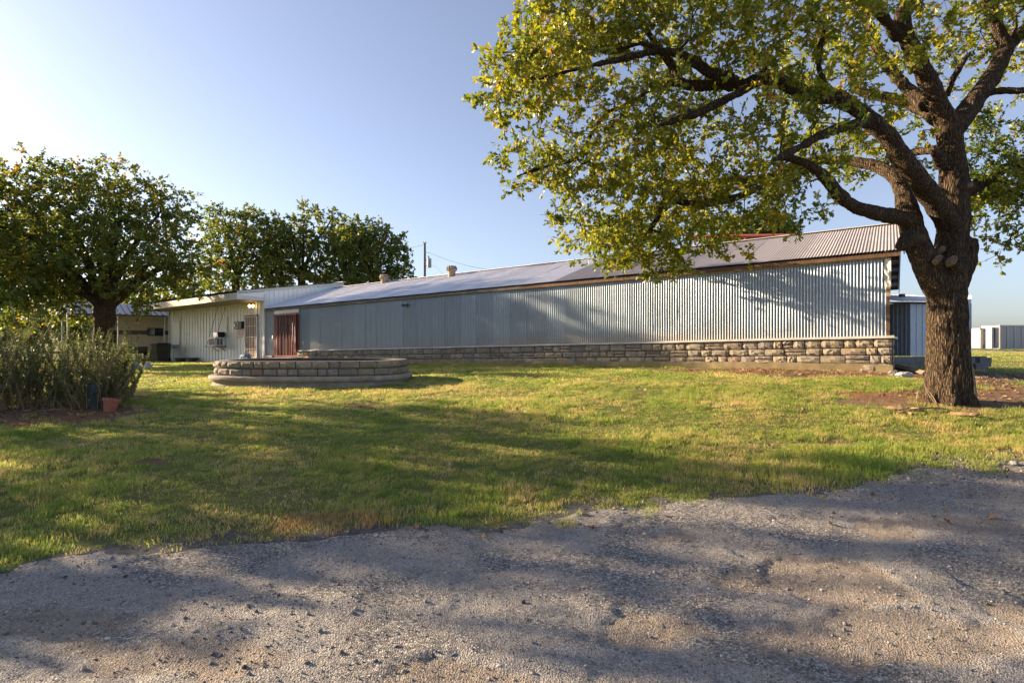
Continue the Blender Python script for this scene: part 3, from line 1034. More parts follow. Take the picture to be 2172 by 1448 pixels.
MB().box(25.65, 26.4, -0.16, -0.02, GLO - 0.02, GLO + 0.06, B).obj('threshold_block', M['pale_concrete'], shed)

# turbine ventilators on the ridge
for (xx, yy, Yd, lab, sc_) in ((815, 598, 30.2, 'squat rusty roof ventilator on the shed roof in front of the dark trees', 1.0), (958, 581, 27.2, 'squat rusty roof ventilator standing against the sky beside the utility pole', 0.92)):
    c = px(xx, yy, Yd)
    v = thing('roof_ventilator', c, lab, 'ventilator', 'ventilators on the shed roof')
    MB().lathe([(0.18, -0.35), (0.18, 0.10), (0.19, 0.14)], c, 14).obj('neck', M['vent_metal'], v)
    hd = MB().lathe([(0.19, 0.13), (0.23, 0.18), (0.245, 0.28), (0.21, 0.36), (0.10, 0.40), (0.02, 0.405)], c, 14).obj('head', M['vent_metal'], v)
    for q in range(14):
        a = 2 * math.pi * q / 14
        p0 = c + Vector((0.222 * math.cos(a), 0.222 * math.sin(a), 0.15)); p1 = c + Vector((0.252 * math.cos(a + .15), 0.252 * math.sin(a + .15), 0.27)); p2 = c + Vector((0.19 * math.cos(a + .2), 0.19 * math.sin(a + .2), 0.38))
        MB().tube([p0, p1, p2], 0.018, 4).obj('vane', M['vent_metal'], v)
# loose dark patch on the roof
t_, s_ = 12.6, 0.93
mobj('roof_patch', [B(11.9, RIDGE_U * .86, RIDGE_H - 0.19), B(13.6, RIDGE_U * .84, RIDGE_H - 0.21), B(13.2, RIDGE_U * .97, RIDGE_H - 0.0), B(12.0, RIDGE_U * .98, RIDGE_H + 0.02)], [[0, 3, 2, 1]], M['roof_dark'], shed)

# security lamp on the shed wall
c = Vector(B(16.6, -0.05, 1.92))
sl = thing('security_lamp', c, 'small grey twin security lamp high on the corrugated wall', 'lamp')
MB().box(-0.06, 0.06, -0.02, 0.02, -0.07, 0.07, lambda x, y, z: (c.x + x, c.y + y, c.z + z)).obj('back_plate', M['steel'], sl)
for s in (-1, 1):
    d = Vector((s * 0.07, -0.12, -0.04))
    MB().tube([c, c + d * 0.6, c + d * 1.3], [0.025, 0.05, 0.06], 8).obj('lamp_head', M['grey_plastic'], sl)

# ------------------------------------------------------------------ the white house at the left end
T0, T1 = T_END, 36.15


def H(t, u, h):
    """h measured above the eye line at the right end of the house"""
    q = A0 + DV * t + PV * u
    return (q[0], q[1], EYE + h - 0.0262 * (t - T0))


HB, HT, FT = -0.99, 2.07, 2.44
HR_U, HR_H = 4.97, 3.41
house = thing('white_house', H(31, 2, HB), 'white ribbed metal house with a deep flat eave at the left end of the shed', 'house')
mobj('inner_wall', [H(T0, 0.03, HB - .2), H(T1, 0.03, HB - .2), H(T1, 0.03, HT), H(T0, 0.03, HT)], [[0, 1, 2, 3]], M['siding'], house)
t = T0 + 0.09; k = 0
while t < T1 - 0.05:
    t1 = min(t + 0.918, T1)
    pr = []
    tt = t
    while tt < t1 - 0.01:
        for (dx, du) in ((0, 0), (0.235, 0), (0.252, -0.028), (0.288, -0.028), (0.306, 0)):
            if tt + dx <= t1 + 1e-6: pr.append((tt + dx, du))
        tt += 0.306
    pr = sorted(set(pr))
    V = [H(a, du - 0.004 - 0.002 * (k % 2), HB - 0.02) for a, du in pr] + [H(a, du - 0.004 - 0.002 * (k % 2), HT - 0.005) for a, du in pr]
    n = len(pr)
    mobj('siding_panel', V, [[i, n + i, n + i + 1, i + 1] for i in range(n - 1)], M['siding'], house)
    t = t1; k += 1
MB().box(T0 - 0.05, T0 + 0.10, -0.07, 0.08, HB - 0.05, 2.42, H).obj('corner_trim', M['white_paint'], house)
MB().box(T1 - 0.06, T1 + 0.05, -0.05, 0.06, HB - 0.05, HT, H).obj('corner_trim', M['green_trim'], house)
# left gable, right gable rising above the shed roof
mobj('left_wall', [H(T1, 0, HB - .2), H(T1, 10, HB - .2), H(T1, 10, HT), H(T1, HR_U, HR_H - .1), H(T1, 0, HT)], [[0, 1, 2, 3, 4]], M['siding'], house)
prev = None; nrib = 18
for j in range(nrib):
    u0 = -0.02 + (HR_U + 0.0) * j / nrib; u1 = -0.02 + HR_U * (j + 1) / nrib
    top = lambda u: FT + (HR_H - FT) * (u + 1.48) / (HR_U + 1.48) - 0.10
    mb = MB()
    mb.add([H(T0 - 0.012, u0, 1.2), H(T0 - 0.012, u1 - 0.03, 1.2), H(T0 - 0.03, u1 - 0.022, 1.2), H(T0 - 0.03, u1 - 0.008, 1.2), H(T0 - 0.012, u1, 1.2),
            H(T0 - 0.012, u0, top(u0)), H(T0 - 0.012, u1 - 0.03, top(u1)), H(T0 - 0.03, u1 - 0.022, top(u1)), H(T0 - 0.03, u1 - 0.008, top(u1)), H(T0 - 0.012, u1, top(u1))],
           [[i, i + 1, i + 6, i + 5] for i in range(4)])
    mb.obj('gable_panel', M['pale_blue_panel'], house)
mobj('right_wall', [H(T0, 0, HB - .2), H(T0, 10, HB - .2), H(T0, 10, HT), H(T0, HR_U, HR_H - .1), H(T0, 0, HT + .25)], [[0, 1, 2, 3, 4]], M['siding'], house)
# overhang: soffit, fascia boards, right-hand return
OV = -1.48
mobj('soffit', [H(T0, OV, HT - 0.003), H(T1 + 0.55, OV, HT - 0.003), H(T1 + 0.55, 0.03, HT - 0.003), H(T0, 0.03, HT - 0.003)], [[0, 1, 2, 3]], M['soffit'], house)
for a, b_ in ((T0, T0 + 3.6), (T0 + 3.6, T0 + 7.2), (T0 + 7.2, T1 + 0.55)):
    MB().box(a + 0.003, b_ - 0.003, OV - 0.04, OV, HT - 0.01, FT - 0.05, H).obj('fascia_board', M['fascia'], house)
mb = MB()
mb.hexa([H(T0 - 0.03, OV - 0.04, HT - 0.01), H(T0 - 0.003, OV - 0.04, HT - 0.01), H(T0 - 0.003, -0.04, HT - 0.01), H(T0 - 0.03, -0.04, HT - 0.01),
         H(T0 - 0.03, OV - 0.04, HT + 0.19), H(T0 - 0.003, OV - 0.04, HT + 0.19), H(T0 - 0.003, -0.04, HT + 0.14), H(T0 - 0.03, -0.04, HT + 0.14)])
mb.obj('return_board', M['white_paint'], house)
mb = MB()
mb.hexa([H(T0 - 0.02, OV - 0.04, HT + 0.195), H(T0 - 0.002, OV - 0.04, HT + 0.195), H(T0 - 0.002, 0, HT + 0.145), H(T0 - 0.02, 0, HT + 0.145),
         H(T0 - 0.02, OV - 0.04, FT - 0.11), H(T0 - 0.002, OV - 0.04, FT - 0.11), H(T0 - 0.002, 0, FT + 0.10), H(T0 - 0.02, 0, FT + 0.10)])
mb.obj('return_panel', M['pale_blue_panel'], house)
roof = bpy.data.objects.new('roof', None); COL.objects.link(roof); roof.parent = house
mb = MB()
mb.hexa([H(T0 - 0.07, OV - 0.05, FT - 0.10), H(T0 - 0.035, OV - 0.05, FT - 0.10), H(T0 - 0.035, HR_U, HR_H - 0.13), H(T0 - 0.07, HR_U, HR_H - 0.13),
         H(T0 - 0.07, OV - 0.05, FT + 0.02), H(T0 - 0.035, OV - 0.05, FT + 0.02), H(T0 - 0.035, HR_U, HR_H - 0.0), H(T0 - 0.07, HR_U, HR_H - 0.0)])
mb.obj('rake_trim', M['green_trim'], roof)
V = []; n = int((T1 + 0.6 - T0) / 0.0762 * 6)
for s in (0, 1):
    for i in range(n + 1):
        tt = T0 - 0.08 + (T1 + 0.65 - T0) * i / n
        V.append(H(tt, OV - 0.10 + (HR_U - OV + 0.10) * s, FT + 0.03 + (HR_H - FT) * s + 0.018 * math.cos(2 * math.pi * i / 6)))
nn = n + 1
mobj('roof_sheet', V, [[i, i + 1, nn + i + 1, nn + i] for i in range(n)], M['roof_dark'], roof)
mobj('roof_sheet', [H(T0 - 0.08, HR_U, HR_H + .03), H(T1 + .57, HR_U, HR_H + .03), H(T1 + .57, 11.4, HT + .2), H(T0 - 0.08, 11.4, HT + .2)], [[0, 1, 2, 3]], M['roof_dark'], roof)
MB().box(T0 - 0.1, T1 + 0.6, HR_U - 0.12, HR_U + 0.12, HR_H + 0.03, HR_H + 0.06, H).obj('ridge_cap', M['pale_blue_panel'], roof)


def t_at(x):
    """t of the front wall plane under photo column x"""
    k = (x - CX) / F
    return (A0[0] - k * A0[1]) / (k * DV[1] - DV[0])


def h_at(x, y, u=0.0):
    t = t_at(x); q = A0 + DV * t + PV * u
    return (CY - y) / F * q[1] + 0.0262 * (t - T0)


def window(x0, x1, y0, y1, mid=None, blind=True):
    a, b_ = t_at(x1), t_at(x0)
    hi, lo = h_at((x0 + x1) / 2, y0), h_at((x0 + x1) / 2, y1)
    w = bpy.data.objects.new('window', None); COL.objects.link(w); w.parent = house
    fr = MB()
    for q in ((a, a + 0.05, lo, hi), (b_ - 0.05, b_, lo, hi), (a, b_, hi - 0.05, hi), (a, b_, lo, lo + 0.05)):
        fr.box(q[0], q[1], -0.065, -0.03, q[2], q[3], H)
    fr.obj('frame', M['white_paint'], w)
    m_ = lo + (hi - lo) * 0.5
    MB().box(a + 0.05, b_ - 0.05, -0.06, -0.036, m_ - 0.025, m_ + 0.025, H).obj('meeting_rail', M['white_paint'], w)
    MB().box(a + 0.05, b_ - 0.05, -0.045, -0.033, m_, hi - 0.05, H).obj('pane', M['blind'], w)
    MB().box(a + 0.05, b_ - 0.05, -0.045, -0.033, lo + 0.05 + (hi - lo) * 0.14, m_, H).obj('pane', M['blind'], w)
    MB().box(a + 0.05, b_ - 0.05, -0.045, -0.033, lo + 0.05, lo + 0.05 + (hi - lo) * 0.14, H).obj('pane', M['glass'], w)
    MB().box(a - 0.03, b_ + 0.03, -0.09, -0.03, lo - 0.05, lo, H).obj('sill', M['white_paint'], w)


window(366, 383, 681, 741)
window(464, 484, 672, 716)

# white security door with bars over a brown door
dr = bpy.data.objects.new('door', None); COL.objects.link(dr); dr.parent = house
a, b_ = t_at(548), t_at(522); lo, hi = h_at(535, 759), h_at(535, 671)
MB().box(a, b_, -0.045, -0.03, lo, hi, H).obj('door_leaf', M['brown_door'], dr)
fr = MB()
for q in ((a, a + 0.06, lo, hi), (b_ - 0.06, b_, lo, hi), (a, b_, hi - 0.04, hi), (a, b_, lo, lo + 0.05)):
    fr.box(q[0], q[1], -0.10, -0.05, q[2], q[3], H)
fr.obj('frame', M['white_paint'], dr)
for q in (1, 2, 3, 4):
    tt = a + (b_ - a) * q / 5
    MB().box(tt - 0.009, tt + 0.009, -0.09, -0.07, lo + 0.05, hi - 0.04, H).obj('bar', M['white_paint'], dr)
for q in (0.22, 0.5, 0.77):
    hh = lo + (hi - lo) * q
    MB().box(a + 0.06, b_ - 0.06, -0.093, -0.068, hh - 0.012, hh + 0.012, H).obj('cross_bar', M['white_paint'], dr)
MB().box(b_ - 0.05, b_ + 0.07, -0.13, -0.10, lo + (hi - lo) * 0.46, lo + (hi - lo) * 0.56, H).obj('handle', M['white_paint'], dr)
MB().box(a - 0.03, b_ + 0.03, -0.11, -0.03, hi, hi + 0.06, H).obj('drip_cap', M['dark_metal'], dr)
MB().box(a - 0.05, b_ + 0.05, -0.35, -0.03, HB - 0.02, lo, H).obj('step', M['concrete'], dr)
# small number plate over the door
MB().box(t_at(534), t_at(529), -0.05, -0.034, h_at(531, 665), h_at(531, 662), H).obj('number_plate', M['white_paint'], None, label='tiny white number plate on the wall above the barred door', cat='plate', loc=H(t_at(531), -0.04, h_at(531, 665)))

# lit twin floodlight under the eave
c = Vector(H(t_at(538), -0.06, h_at(538, 649)))
fl = thing('floodlight', c, 'twin floodlight with two glowing bulbs under the house eave', 'lamp')
MB().box(-0.07, 0.07, -0.01, 0.03, -0.05, 0.05, lambda x, y, z: (c.x + x, c.y + y, c.z + z)).obj('back_plate', M['white_paint'], fl)
for s in (-1, 1):
    d = Vector((0.085 * s, -0.13, -0.01))
    q = c + d
    MB().tube([c + Vector((0.03 * s, 0, 0)), c + d * 0.5, q - Vector((0, 0.005, 0))], [0.025, 0.045, 0.085], 10).obj('lamp_housing', M['white_paint'], fl)
    MB().lathe([(0.03, -0.02), (0.07, 0.0), (0.075, 0.02), (0.05, 0.05), (0.01, 0.06)], q + Vector((0, -0.01, 0)), 12, Matrix.Rotation(math.radians(90), 3, 'X')).obj('bulb', M['bulb'], fl)

# meter box, sign, air conditioner
a, b_ = t_at(519), t_at(503)
mt = thing('meter_box', H((a + b_) / 2, -0.05, h_at(511, 697)), 'dark grey box with a pale round-topped face beside the barred door', 'meter box')
MB().box(a, b_, -0.20, -0.03, h_at(511, 697), h_at(511, 682), H).obj('case', M['dark_metal'], mt)
MB().box(a + (b_ - a) * 0.40, b_ - 0.04, -0.215, -0.20, h_at(511, 696), h_at(511, 684), H).obj('face', M['pale_concrete'], mt)
cc = H(a + (b_ - a) * 0.70, -0.215, h_at(511, 690))
MB().lathe([(0.085, 0), (0.085, 0.05), (0.05, 0.06)], cc, 14, Matrix.Rotation(ANG + math.pi, 3, 'Z') @ Matrix.Rotation(math.radians(90), 3, 'X')).obj('dial', M['glass'], mt)
sg = thing('wall_sign', H((a + b_) / 2, -0.04, h_at(511, 717)), 'faded pink notice with red lines of print under the meter box', 'sign')
lo, hi = h_at(511, 717), h_at(511, 698)
MB().box(a, b_, -0.055, -0.03, lo, hi, H).obj('board', M['pink_sign'], sg)
rs = random.Random(5)
for rws in range(5):
    hh = hi - 0.05 - rws * (hi - lo - 0.06) / 5
    tt = a + 0.05
    mb = MB()
    while tt < b_ - 0.06:
        w = rs.uniform(0.03, 0.06)
        mb.box(tt, min(tt + w, b_ - 0.05), -0.057, -0.056, hh - 0.04, hh - rs.choice((0, 0.01)), H)
        tt += w + rs.choice((0.012, 0.012, 0.035))
    mb.obj('print_line', M['sign_red'], sg)

ac = thing('air_conditioner', H(t_at(463), -0.5, h_at(463, 738)), 'white window air conditioner on a hung wooden shelf', 'air conditioner')
a, b_ = t_at(481), t_at(446)
a, b_ = a + 0.1, a + 0.1 + 0.66
lo, hi = h_at(463, 735), h_at(463, 716.5)
MB().box(a, b_, -0.60, -0.04, lo + 0.02, hi, H).obj('case', M['white_paint'], ac)
MB().box(a + 0.07, b_ - 0.07, -0.615, -0.60, lo + 0.08, hi - 0.06, H).obj('grille', M['ac_grille'], ac)
for q in (0.14, 0.32):
    MB().add([H(a - 0.006, -0.04 - q - 0.13, lo + 0.08), H(a - 0.006, -0.04 - q, lo + 0.08), H(a - 0.006, -0.04 - q, hi - 0.05), H(a - 0.006, -0.04 - q - 0.13, hi - 0.05)], [[0, 1, 2, 3]]).obj('louvre', M['ac_grille'], ac)
MB().box(a - 0.1, b_ + 0.12, -0.72, -0.03, lo - 0.035, lo + 0.018, H).obj('shelf', M['grey_wood'], ac)
for tt in (a - 0.02, b_ + 0.05):
    MB().tube([H(tt, -0.68, lo), H(tt, -0.05, HT - 0.1)], 0.012, 5).obj('hanger', M['dark_metal'], ac)
    MB().tube([H(tt, -0.35, lo - 0.03), H(tt, -0.03, lo - 0.25)], 0.02, 5).obj('brace', M['grey_wood'], ac)
bx = thing('grey_box', H(t_at(470), -0.3, hi), 'small grey box with a dark side sitting on the air conditioner', 'box')
MB().box(a + 0.02, a + 0.50, -0.42, -0.04, hi + 0.004, hi + 0.30, H).obj('case', M['grey_plastic'], bx)
MB().add([H(a + 0.014, -0.41, hi + .02), H(a + 0.014, -0.05, hi + .02), H(a + 0.014, -0.05, hi + .29), H(a + 0.014, -0.41, hi + .29)], [[0, 1, 2, 3]]).obj('dark_end', M['black_plastic'], bx)
MB().box(a + 0.04, a + 0.48, -0.428, -0.42, hi + 0.03, hi + 0.28, H).obj('front_panel', M['steel'], bx)

# concrete porch slab along the house
mb = MB()
for (a, b_) in ((T0 + 0.1, 31.2), (31.2, T1 + 0.2)):
    mb.box(a + 0.006, b_ - 0.006, -1.25, 0.0, HB - 0.5, HB - 0.015, H)
mb.obj('porch_slab', M['concrete'], house)

# two bowl pots by the wall
for (xx, lab) in ((394, 'dark grey bowl planter on the porch slab nearer the narrow window'), (420, 'dark grey bowl planter on the porch slab nearer the air conditioner')):
    c = Vector(H(t_at(xx) - 0.6, -0.55, HB - 0.015))
    c = Vector(H(t_at(xx) , -0.30, HB - 0.014))
    bp = thing('bowl_planter', c, lab, 'planter', 'bowl planters on the porch')
    MB().lathe([(0.16, 0), (0.22, 0.08), (0.30, 0.22), (0.33, 0.25), (0.29, 0.25), (0.26, 0.2)], c, 18).obj('bowl', M['pot_grey'], bp)
    MB().lathe([(0.265, 0.19), (0.20, 0.225), (0.02, 0.23)], c, 14).obj('soil', M['soil'], bp)

# blue and white patterned bag on the doorstep
c = Vector(H(t_at(549), -0.75, HB + 0.02)) + Vector((0, 0, 0.03))
V = []; Fc = []
nu, nv = 16, 8
for j in range(nv + 1):
    for i in range(nu):
        a = 2 * math.pi * i / nu; ph = math.pi * j / nv
        sx = abs(math.cos(a)) ** 0.5 * math.copysign(1, math.cos(a)); sy = abs(math.sin(a)) ** 0.5 * math.copysign(1, math.sin(a))
        rr_ = abs(math.sin(ph)) ** 0.45
        wob = 1 + rng.normal(0, 0.03)
        p_ = Vector((0.33 * sx * rr_ * wob, 0.2 * sy * rr_ * wob, 0.17 - 0.17 * math.copysign(abs(math.cos(ph)) ** 0.7, math.cos(ph))))
        p_.rotate(Matrix.Rotation(ANG, 3, 'Z'))
        V.append(c + p_)
for j in range(nv):
    for i in range(nu):
        i2 = (i + 1) % nu
        Fc.append([j * nu + i, j * nu + i2, (j + 1) * nu + i2, (j + 1) * nu + i])
mobj('storage_bag', np.array([tuple(v) for v in V]), Fc, M['blue_print'], None, smooth=True, label='blue and white patterned bag slumped at the barred door', cat='bag', loc=c)

# ------------------------------------------------------------------ stone planter on the lawn
pc = PLANT_C
pz = tz(pc[0], pc[1] - 1.4)
planter = thing('stone_planter', (pc[0], pc[1], pz), 'low oval planter of grey and tan limestone blocks on the lawn', 'planter')


def oval(a, ax, ay, n=3.0):
    ca, sa = math.cos(a), math.sin(a)
    return (pc[0] + ax * math.copysign(abs(ca) ** (2 / n), ca), pc[1] + ay * math.copysign(abs(sa) ** (2 / n), sa))


AX, AY = 2.20, 1.42
ZT, ZM, ZB = EYE - 0.435, EYE - 0.595, EYE - 0.765
NP = 160
per = [oval(2 * math.pi * i / NP, AX, AY) for i in range(NP)]
cum = [0]
for i in range(NP): cum.append(cum[-1] + math.dist(per[i], per[(i + 1) % NP]))
PL = cum[-1]


def along(s):
    s = s % PL
    i = int(np.searchsorted(cum, s, 'right')) - 1
    i = min(i, NP - 1)
    f = (s - cum[i]) / (cum[i + 1] - cum[i])
    a, b_ = per[i], per[(i + 1) % NP]
    return (a[0] + (b_[0] - a[0]) * f, a[1] + (b_[1] - a[1]) * f)


def ring_band(prof, mat, name, parent, jit=0.0):
    V = []; Fc = []
    n = NP
    for (off, z) in prof:
        for i in range(n):
            x, y = oval(2 * math.pi * i / n, AX + off, AY + off)
            V.append((x, y, z + jit * math.sin(i * 1.7) * 0.5))
    for j in range(len(prof) - 1):
        for i in range(n):
            i2 = (i + 1) % n
            Fc.append([j * n + i, j * n + i2, (j + 1) * n + i2, (j + 1) * n + i])
    return mobj(name, V, Fc, mat, parent, smooth=False)


rp = random.Random(11)
for (z0, z1) in ((ZB, ZM), (ZM, ZT)):
    s = rp.uniform(0, 0.3); s_end = s + PL
    while s < s_end - 0.08:
        w = rp.uniform(0.19, 0.44)
        if s_end - (s + w) < 0.16: w = s_end - s
        ax_, ay_ = along(s); bx_, by_ = along(s + w)
        ang = math.atan2(ay_ - by_, ax_ - bx_)      # local +y points outward
        mx, my = (ax_ + bx_) / 2, (ay_ + by_) / 2
        L = math.dist((ax_, ay_), (bx_, by_))
        ox, oy = -math.sin(ang), math.cos(ang)
        stone(planter, STONES_FLAT, mx - ox * 0.10, my - oy * 0.10, z0 + 0.006, ang, L - 0.02, rp.uniform(0.105, 0.125), z1 - z0 - 0.020, rp)
        s += w
ring_band([(-0.035, ZB - 0.02), (-0.035, ZT - 0.006), (-0.28, ZT - 0.004), (-0.28, ZT - 0.2)], M['mortar'], 'mortar_core', planter)
ring_band([(-0.05, ZB), (0.085, ZB - 0.004), (0.11, ZB - 0.03), (0.115, ZB - 0.07), (0.095, ZB - 0.115), (0.04, ZB - 0.135), (-0.02, ZB - 0.14)], M['concrete'], 'ledge', planter, 0.006)
ring_band([(0.035, ZB - 0.13), (0.03, ZB - 0.19), (0.06, ZB - 0.22), (0.06, ZB - 0.5)], M['concrete'], 'plinth', planter, 0.008)
V = [(pc[0], pc[1], ZT - 0.1)] + [(*oval(2 * math.pi * i / 40, AX - 0.29, AY - 0.29), ZT - 0.14) for i in range(40)]
mobj('soil', V, [[0, 1 + i, 1 + (i + 1) % 40] for i in range(40)], M['soil'], planter)
a = px(548, 765.3, 12.95); b2 = px(612, 764.6, 13.15)
MB().tube([a, (a + b2) / 2 + Vector((0, 0, 0.002)), b2], 0.012, 6).obj('red_rod', simple('dark_red_rod', (0.22, 0.02, 0.02), 0.5), None, label='thin dark red rod lying along the planter rim', cat='rod')

# ------------------------------------------------------------------ trees
def leaf_shape(kind):
    if kind == 'oak':       # cross-shaped lobed leaf, folded along its midrib
        half = [(0.0, 0.0), (0.17, 0.33), (0.15, 0.46), (0.37, 0.66), (0.14, 0.76), (0.20, 0.95), (0.0, 1.0)]
        V = []; Fc = []
        R = [(x, y, -0.35 * x - 0.10 * y * y) for x, y in half]
        L = [(-x, y, -0.35 * x - 0.10 * y * y) for x, y in half[1:-1]]
        V = R + L
        n = len(half)
        right = list(range(n))
        left = [0] + [n - 1] + [n + i for i in range(len(L) - 1, -1, -1)]
        return np.array(V), [right, left]
    if kind == 'needle':
        V = np.array([(0, 0, 0), (0.08, 0.5, -0.02), (0, 1, -0.1), (-0.08, 0.5, -0.02)])
        return V, [[0, 1, 2, 3]]
    V = np.array([(0, 0, 0), (0.36, 0.52, -0.10), (0, 1, -0.12), (-0.36, 0.60, -0.10)])
    return V, [[0, 1, 2, 3]]


def leaves_mesh(name, P, D, S, T, shape, mat, parent, up=0.1, seed=0):
    """P positions, D growth directions, S sizes, T tints -> one mesh"""
    r = np.random.default_rng(seed)
    n = len(P)
    V0, F0 = leaf_shape(shape)
    D = D / np.linalg.norm(D, axis=1, keepdims=True)
    nrm = r.normal(0, 1, (n, 3)); nrm[:, 2] += up * 2
    nrm -= D * (nrm * D).sum(1, keepdims=True)
    nrm /= np.linalg.norm(nrm, axis=1, keepdims=True)
    sd = np.cross(D, nrm)
    V = (P[:, None] + S[:, None, None] * (V0[None, :, 0:1] * sd[:, None] + V0[None, :, 1:2] * D[:, None] + V0[None, :, 2:3] * nrm[:, None]))
    k = len(V0)
    me = bpy.data.meshes.new(name)
    o0 = np.array(wloc(parent))
    me.vertices.add(n * k); me.vertices.foreach_set('co', (V.reshape(-1, 3) - o0).astype(np.float32).ravel())
    loops = np.concatenate([np.array(f) for f in F0]); lens = np.array([len(f) for f in F0])
    L = (np.arange(n)[:, None] * k + loops[None]).ravel().astype(np.int32)
    me.loops.add(len(L)); me.loops.foreach_set('vertex_index', L)
    tot = np.tile(lens, n).astype(np.int32)
    st = np.concatenate([[0], np.cumsum(tot)[:-1]]).astype(np.int32)
    me.polygons.add(len(tot)); me.polygons.foreach_set('loop_start', st); me.polygons.foreach_set('loop_total', tot)
    me.update(calc_edges=True)
    at = me.attributes.new('tint', 'FLOAT', 'FACE')
    at.data.foreach_set('value', np.repeat(T, len(F0)).astype(np.float32))
    me.materials.append(mat)
    o = bpy.data.objects.new(name, me); COL.objects.link(o); o.parent = parent
    o['kind'] = 'stuff'
    return o


def resample(pts, rad, step):
    P = [Vector(p) for p in pts]
    # Catmull-Rom through the given points
    out = []; rr_ = []
    for i in range(len(P) - 1):
        p0 = P[max(i - 1, 0)]; p1 = P[i]; p2 = P[i + 1]; p3 = P[min(i + 2, len(P) - 1)]
        n = max(1, int((p2 - p1).length / step))
        for k in range(n):
            t = k / n
            q = 0.5 * ((2 * p1) + (p2 - p0) * t + (2 * p0 - 5 * p1 + 4 * p2 - p3) * t * t + (3 * p1 - p0 - 3 * p2 + p3) * t ** 3)
            out.append(q); rr_.append(rad[i] + (rad[i + 1] - rad[i]) * t)
    out.append(P[-1]); rr_.append(rad[-1])
    return out, rr_


def grow(limbs, targets, step, seed, sag=0.12, wander=0.12, min_from=None):
    """attach every target to the nearest point of the skeleton, closest first; returns nodes, parents, radii hints"""
    r = np.random.default_rng(seed)
    nodes = []; par = []; hint = []; allowed = []
    for (pts, rad, root, allow) in limbs:
        P, R = resample(pts, rad, step)
        if root is None: last = -1
        else:
            q = np.array([tuple(n_) for n_ in nodes]); last = int(np.argmin(((q - np.array(P[0])) ** 2).sum(1)))
        for i, (p, q) in enumerate(zip(P, R)):
            nodes.append(np.array(p)); par.append(last); hint.append(q); allowed.append(allow and i > len(P) * 0.25)
            last = len(nodes) - 1
    cap = len(nodes) + len(targets) * 14 + 10
    NA = np.full((cap, 3), 1e6); NA[:len(nodes)] = nodes
    AL = np.zeros(cap, bool); AL[:len(nodes)] = allowed
    n = len(nodes)
    T = np.array(targets)
    # distance from every target to the skeleton, kept up to date
    def dist_to(newpts):
        return ((T[:, None] - newpts[None]) ** 2).sum(2)
    idx = np.where(AL[:n])[0]
    dm = np.full(len(T), 1e9); am = np.zeros(len(T), int)
    for c0 in range(0, len(idx), 400):
        ii = idx[c0:c0 + 400]
        d = dist_to(NA[ii]); j = d.argmin(1); v = d[np.arange(len(T)), j]
        m_ = v < dm; dm[m_] = v[m_]; am[m_] = ii[j[m_]]
    todo = np.ones(len(T), bool); tips = []
    while todo.any():
        k = int(np.argmin(np.where(todo, dm, 1e9)))
        todo[k] = False
        a = am[k]; p0 = NA[a].copy(); p1 = T[k]
        L = math.sqrt(dm[k])
        m_ = max(1, int(math.ceil(L / step)))
        m_ = min(m_, 13)
        # leave roughly along the parent branch, then bend to the target
        pd = p0 - NA[par[a]] if par[a] >= 0 else np.array((0, 0, 1.0))
        pd = pd / (np.linalg.norm(pd) + 1e-9)
        c = p0 + pd * L * 0.35 + np.array((0, 0, sag * L)) + r.normal(0, wander * L, 3) * 0.5
        last = a; new = []
        for i in range(1, m_ + 1):
            t = i / m_
            q = (1 - t) ** 2 * p0 + 2 * t * (1 - t) * c + t * t * p1
            if i < m_: q = q + r.normal(0, wander * step * 0.5, 3)
            NA[n] = q; AL[n] = True; par.append(last); hint.append(0.0); last = n; n += 1
            new.append(q)
        tips.append(n - 1)
        d = dist_to(np.array(new)); j = d.argmin(1); v = d[np.arange(len(T)), j]
        m2 = (v < dm) & todo
        dm[m2] = v[m2]; am[m2] = (n - len(new)) + j[m2]
    return NA[:n], np.array(par), np.array(hint), tips


def radii(nodes, par, hint, tips, r_tip, expo=0.42):
    n = len(nodes); cnt = np.zeros(n)
    for t in tips: cnt[t] += 1
    for i in range(n - 1, -1, -1):
        if par[i] >= 0: cnt[par[i]] += cnt[i]
    R = r_tip * np.maximum(cnt, 1) ** expo
    R = np.where(hint > 0, hint, R)
    for i in range(n):      # a child is never thicker than its parent
        if par[i] >= 0 and hint[i] == 0: R[i] = min(R[i], R[par[i]] * 0.8)
    return R


def chains(par, hint, n, skip):
    ch = [[] for _ in range(n)]
    for i in range(n):
        if par[i] >= 0: ch[par[i]].append(i)
    out = []
    size = np.ones(n)
    for i in range(n - 1, -1, -1):
        if par[i] >= 0: size[par[i]] += size[i]
    done = np.zeros(n, bool)
    for i in range(n):
        if done[i] or skip[i]: continue
        c = [par[i]] if par[i] >= 0 else []
        j = i
        while True:
            c.append(j); done[j] = True
            nx = [q for q in ch[j] if not done[q] and not skip[q]]
            if not nx: break
            j = max(nx, key=lambda q: size[q])
        if len(c) > 1: out.append(c)
    return out


def sample_ellipsoids(ells, n, seed, mind):
    """targets spread through a union of ellipsoids, thinned to keep clumps apart; weight by volume"""
    r = np.random.default_rng(seed)
    vol = np.array([e[3] * e[4] * e[5] * (e[6] if len(e) > 6 else 1) for e in ells]); vol = vol / vol.sum()
    out = np.zeros((0, 3)); tries = 0
    pts = []
    while len(pts) < n and tries < n * 60:
        tries += 1
        e = ells[r.choice(len(ells), p=vol)]
        d = r.normal(0, 1, 3); d /= np.linalg.norm(d)
        q = d * r.random() ** 0.42
        p = np.array(e[:3]) + q * np.array(e[3:6])
        if pts:
            a = np.array(pts)
            if ((a - p) ** 2).sum(1).min() < mind * mind: continue
        pts.append(p)
    return np.array(pts)


def px_ell(x, y, Y, rx, ry, rY, dens=1.0):
    c = px(x, y, Y)
    return (c.x, c.y, c.z, rx / F * Y, rY, ry / F * Y, dens)


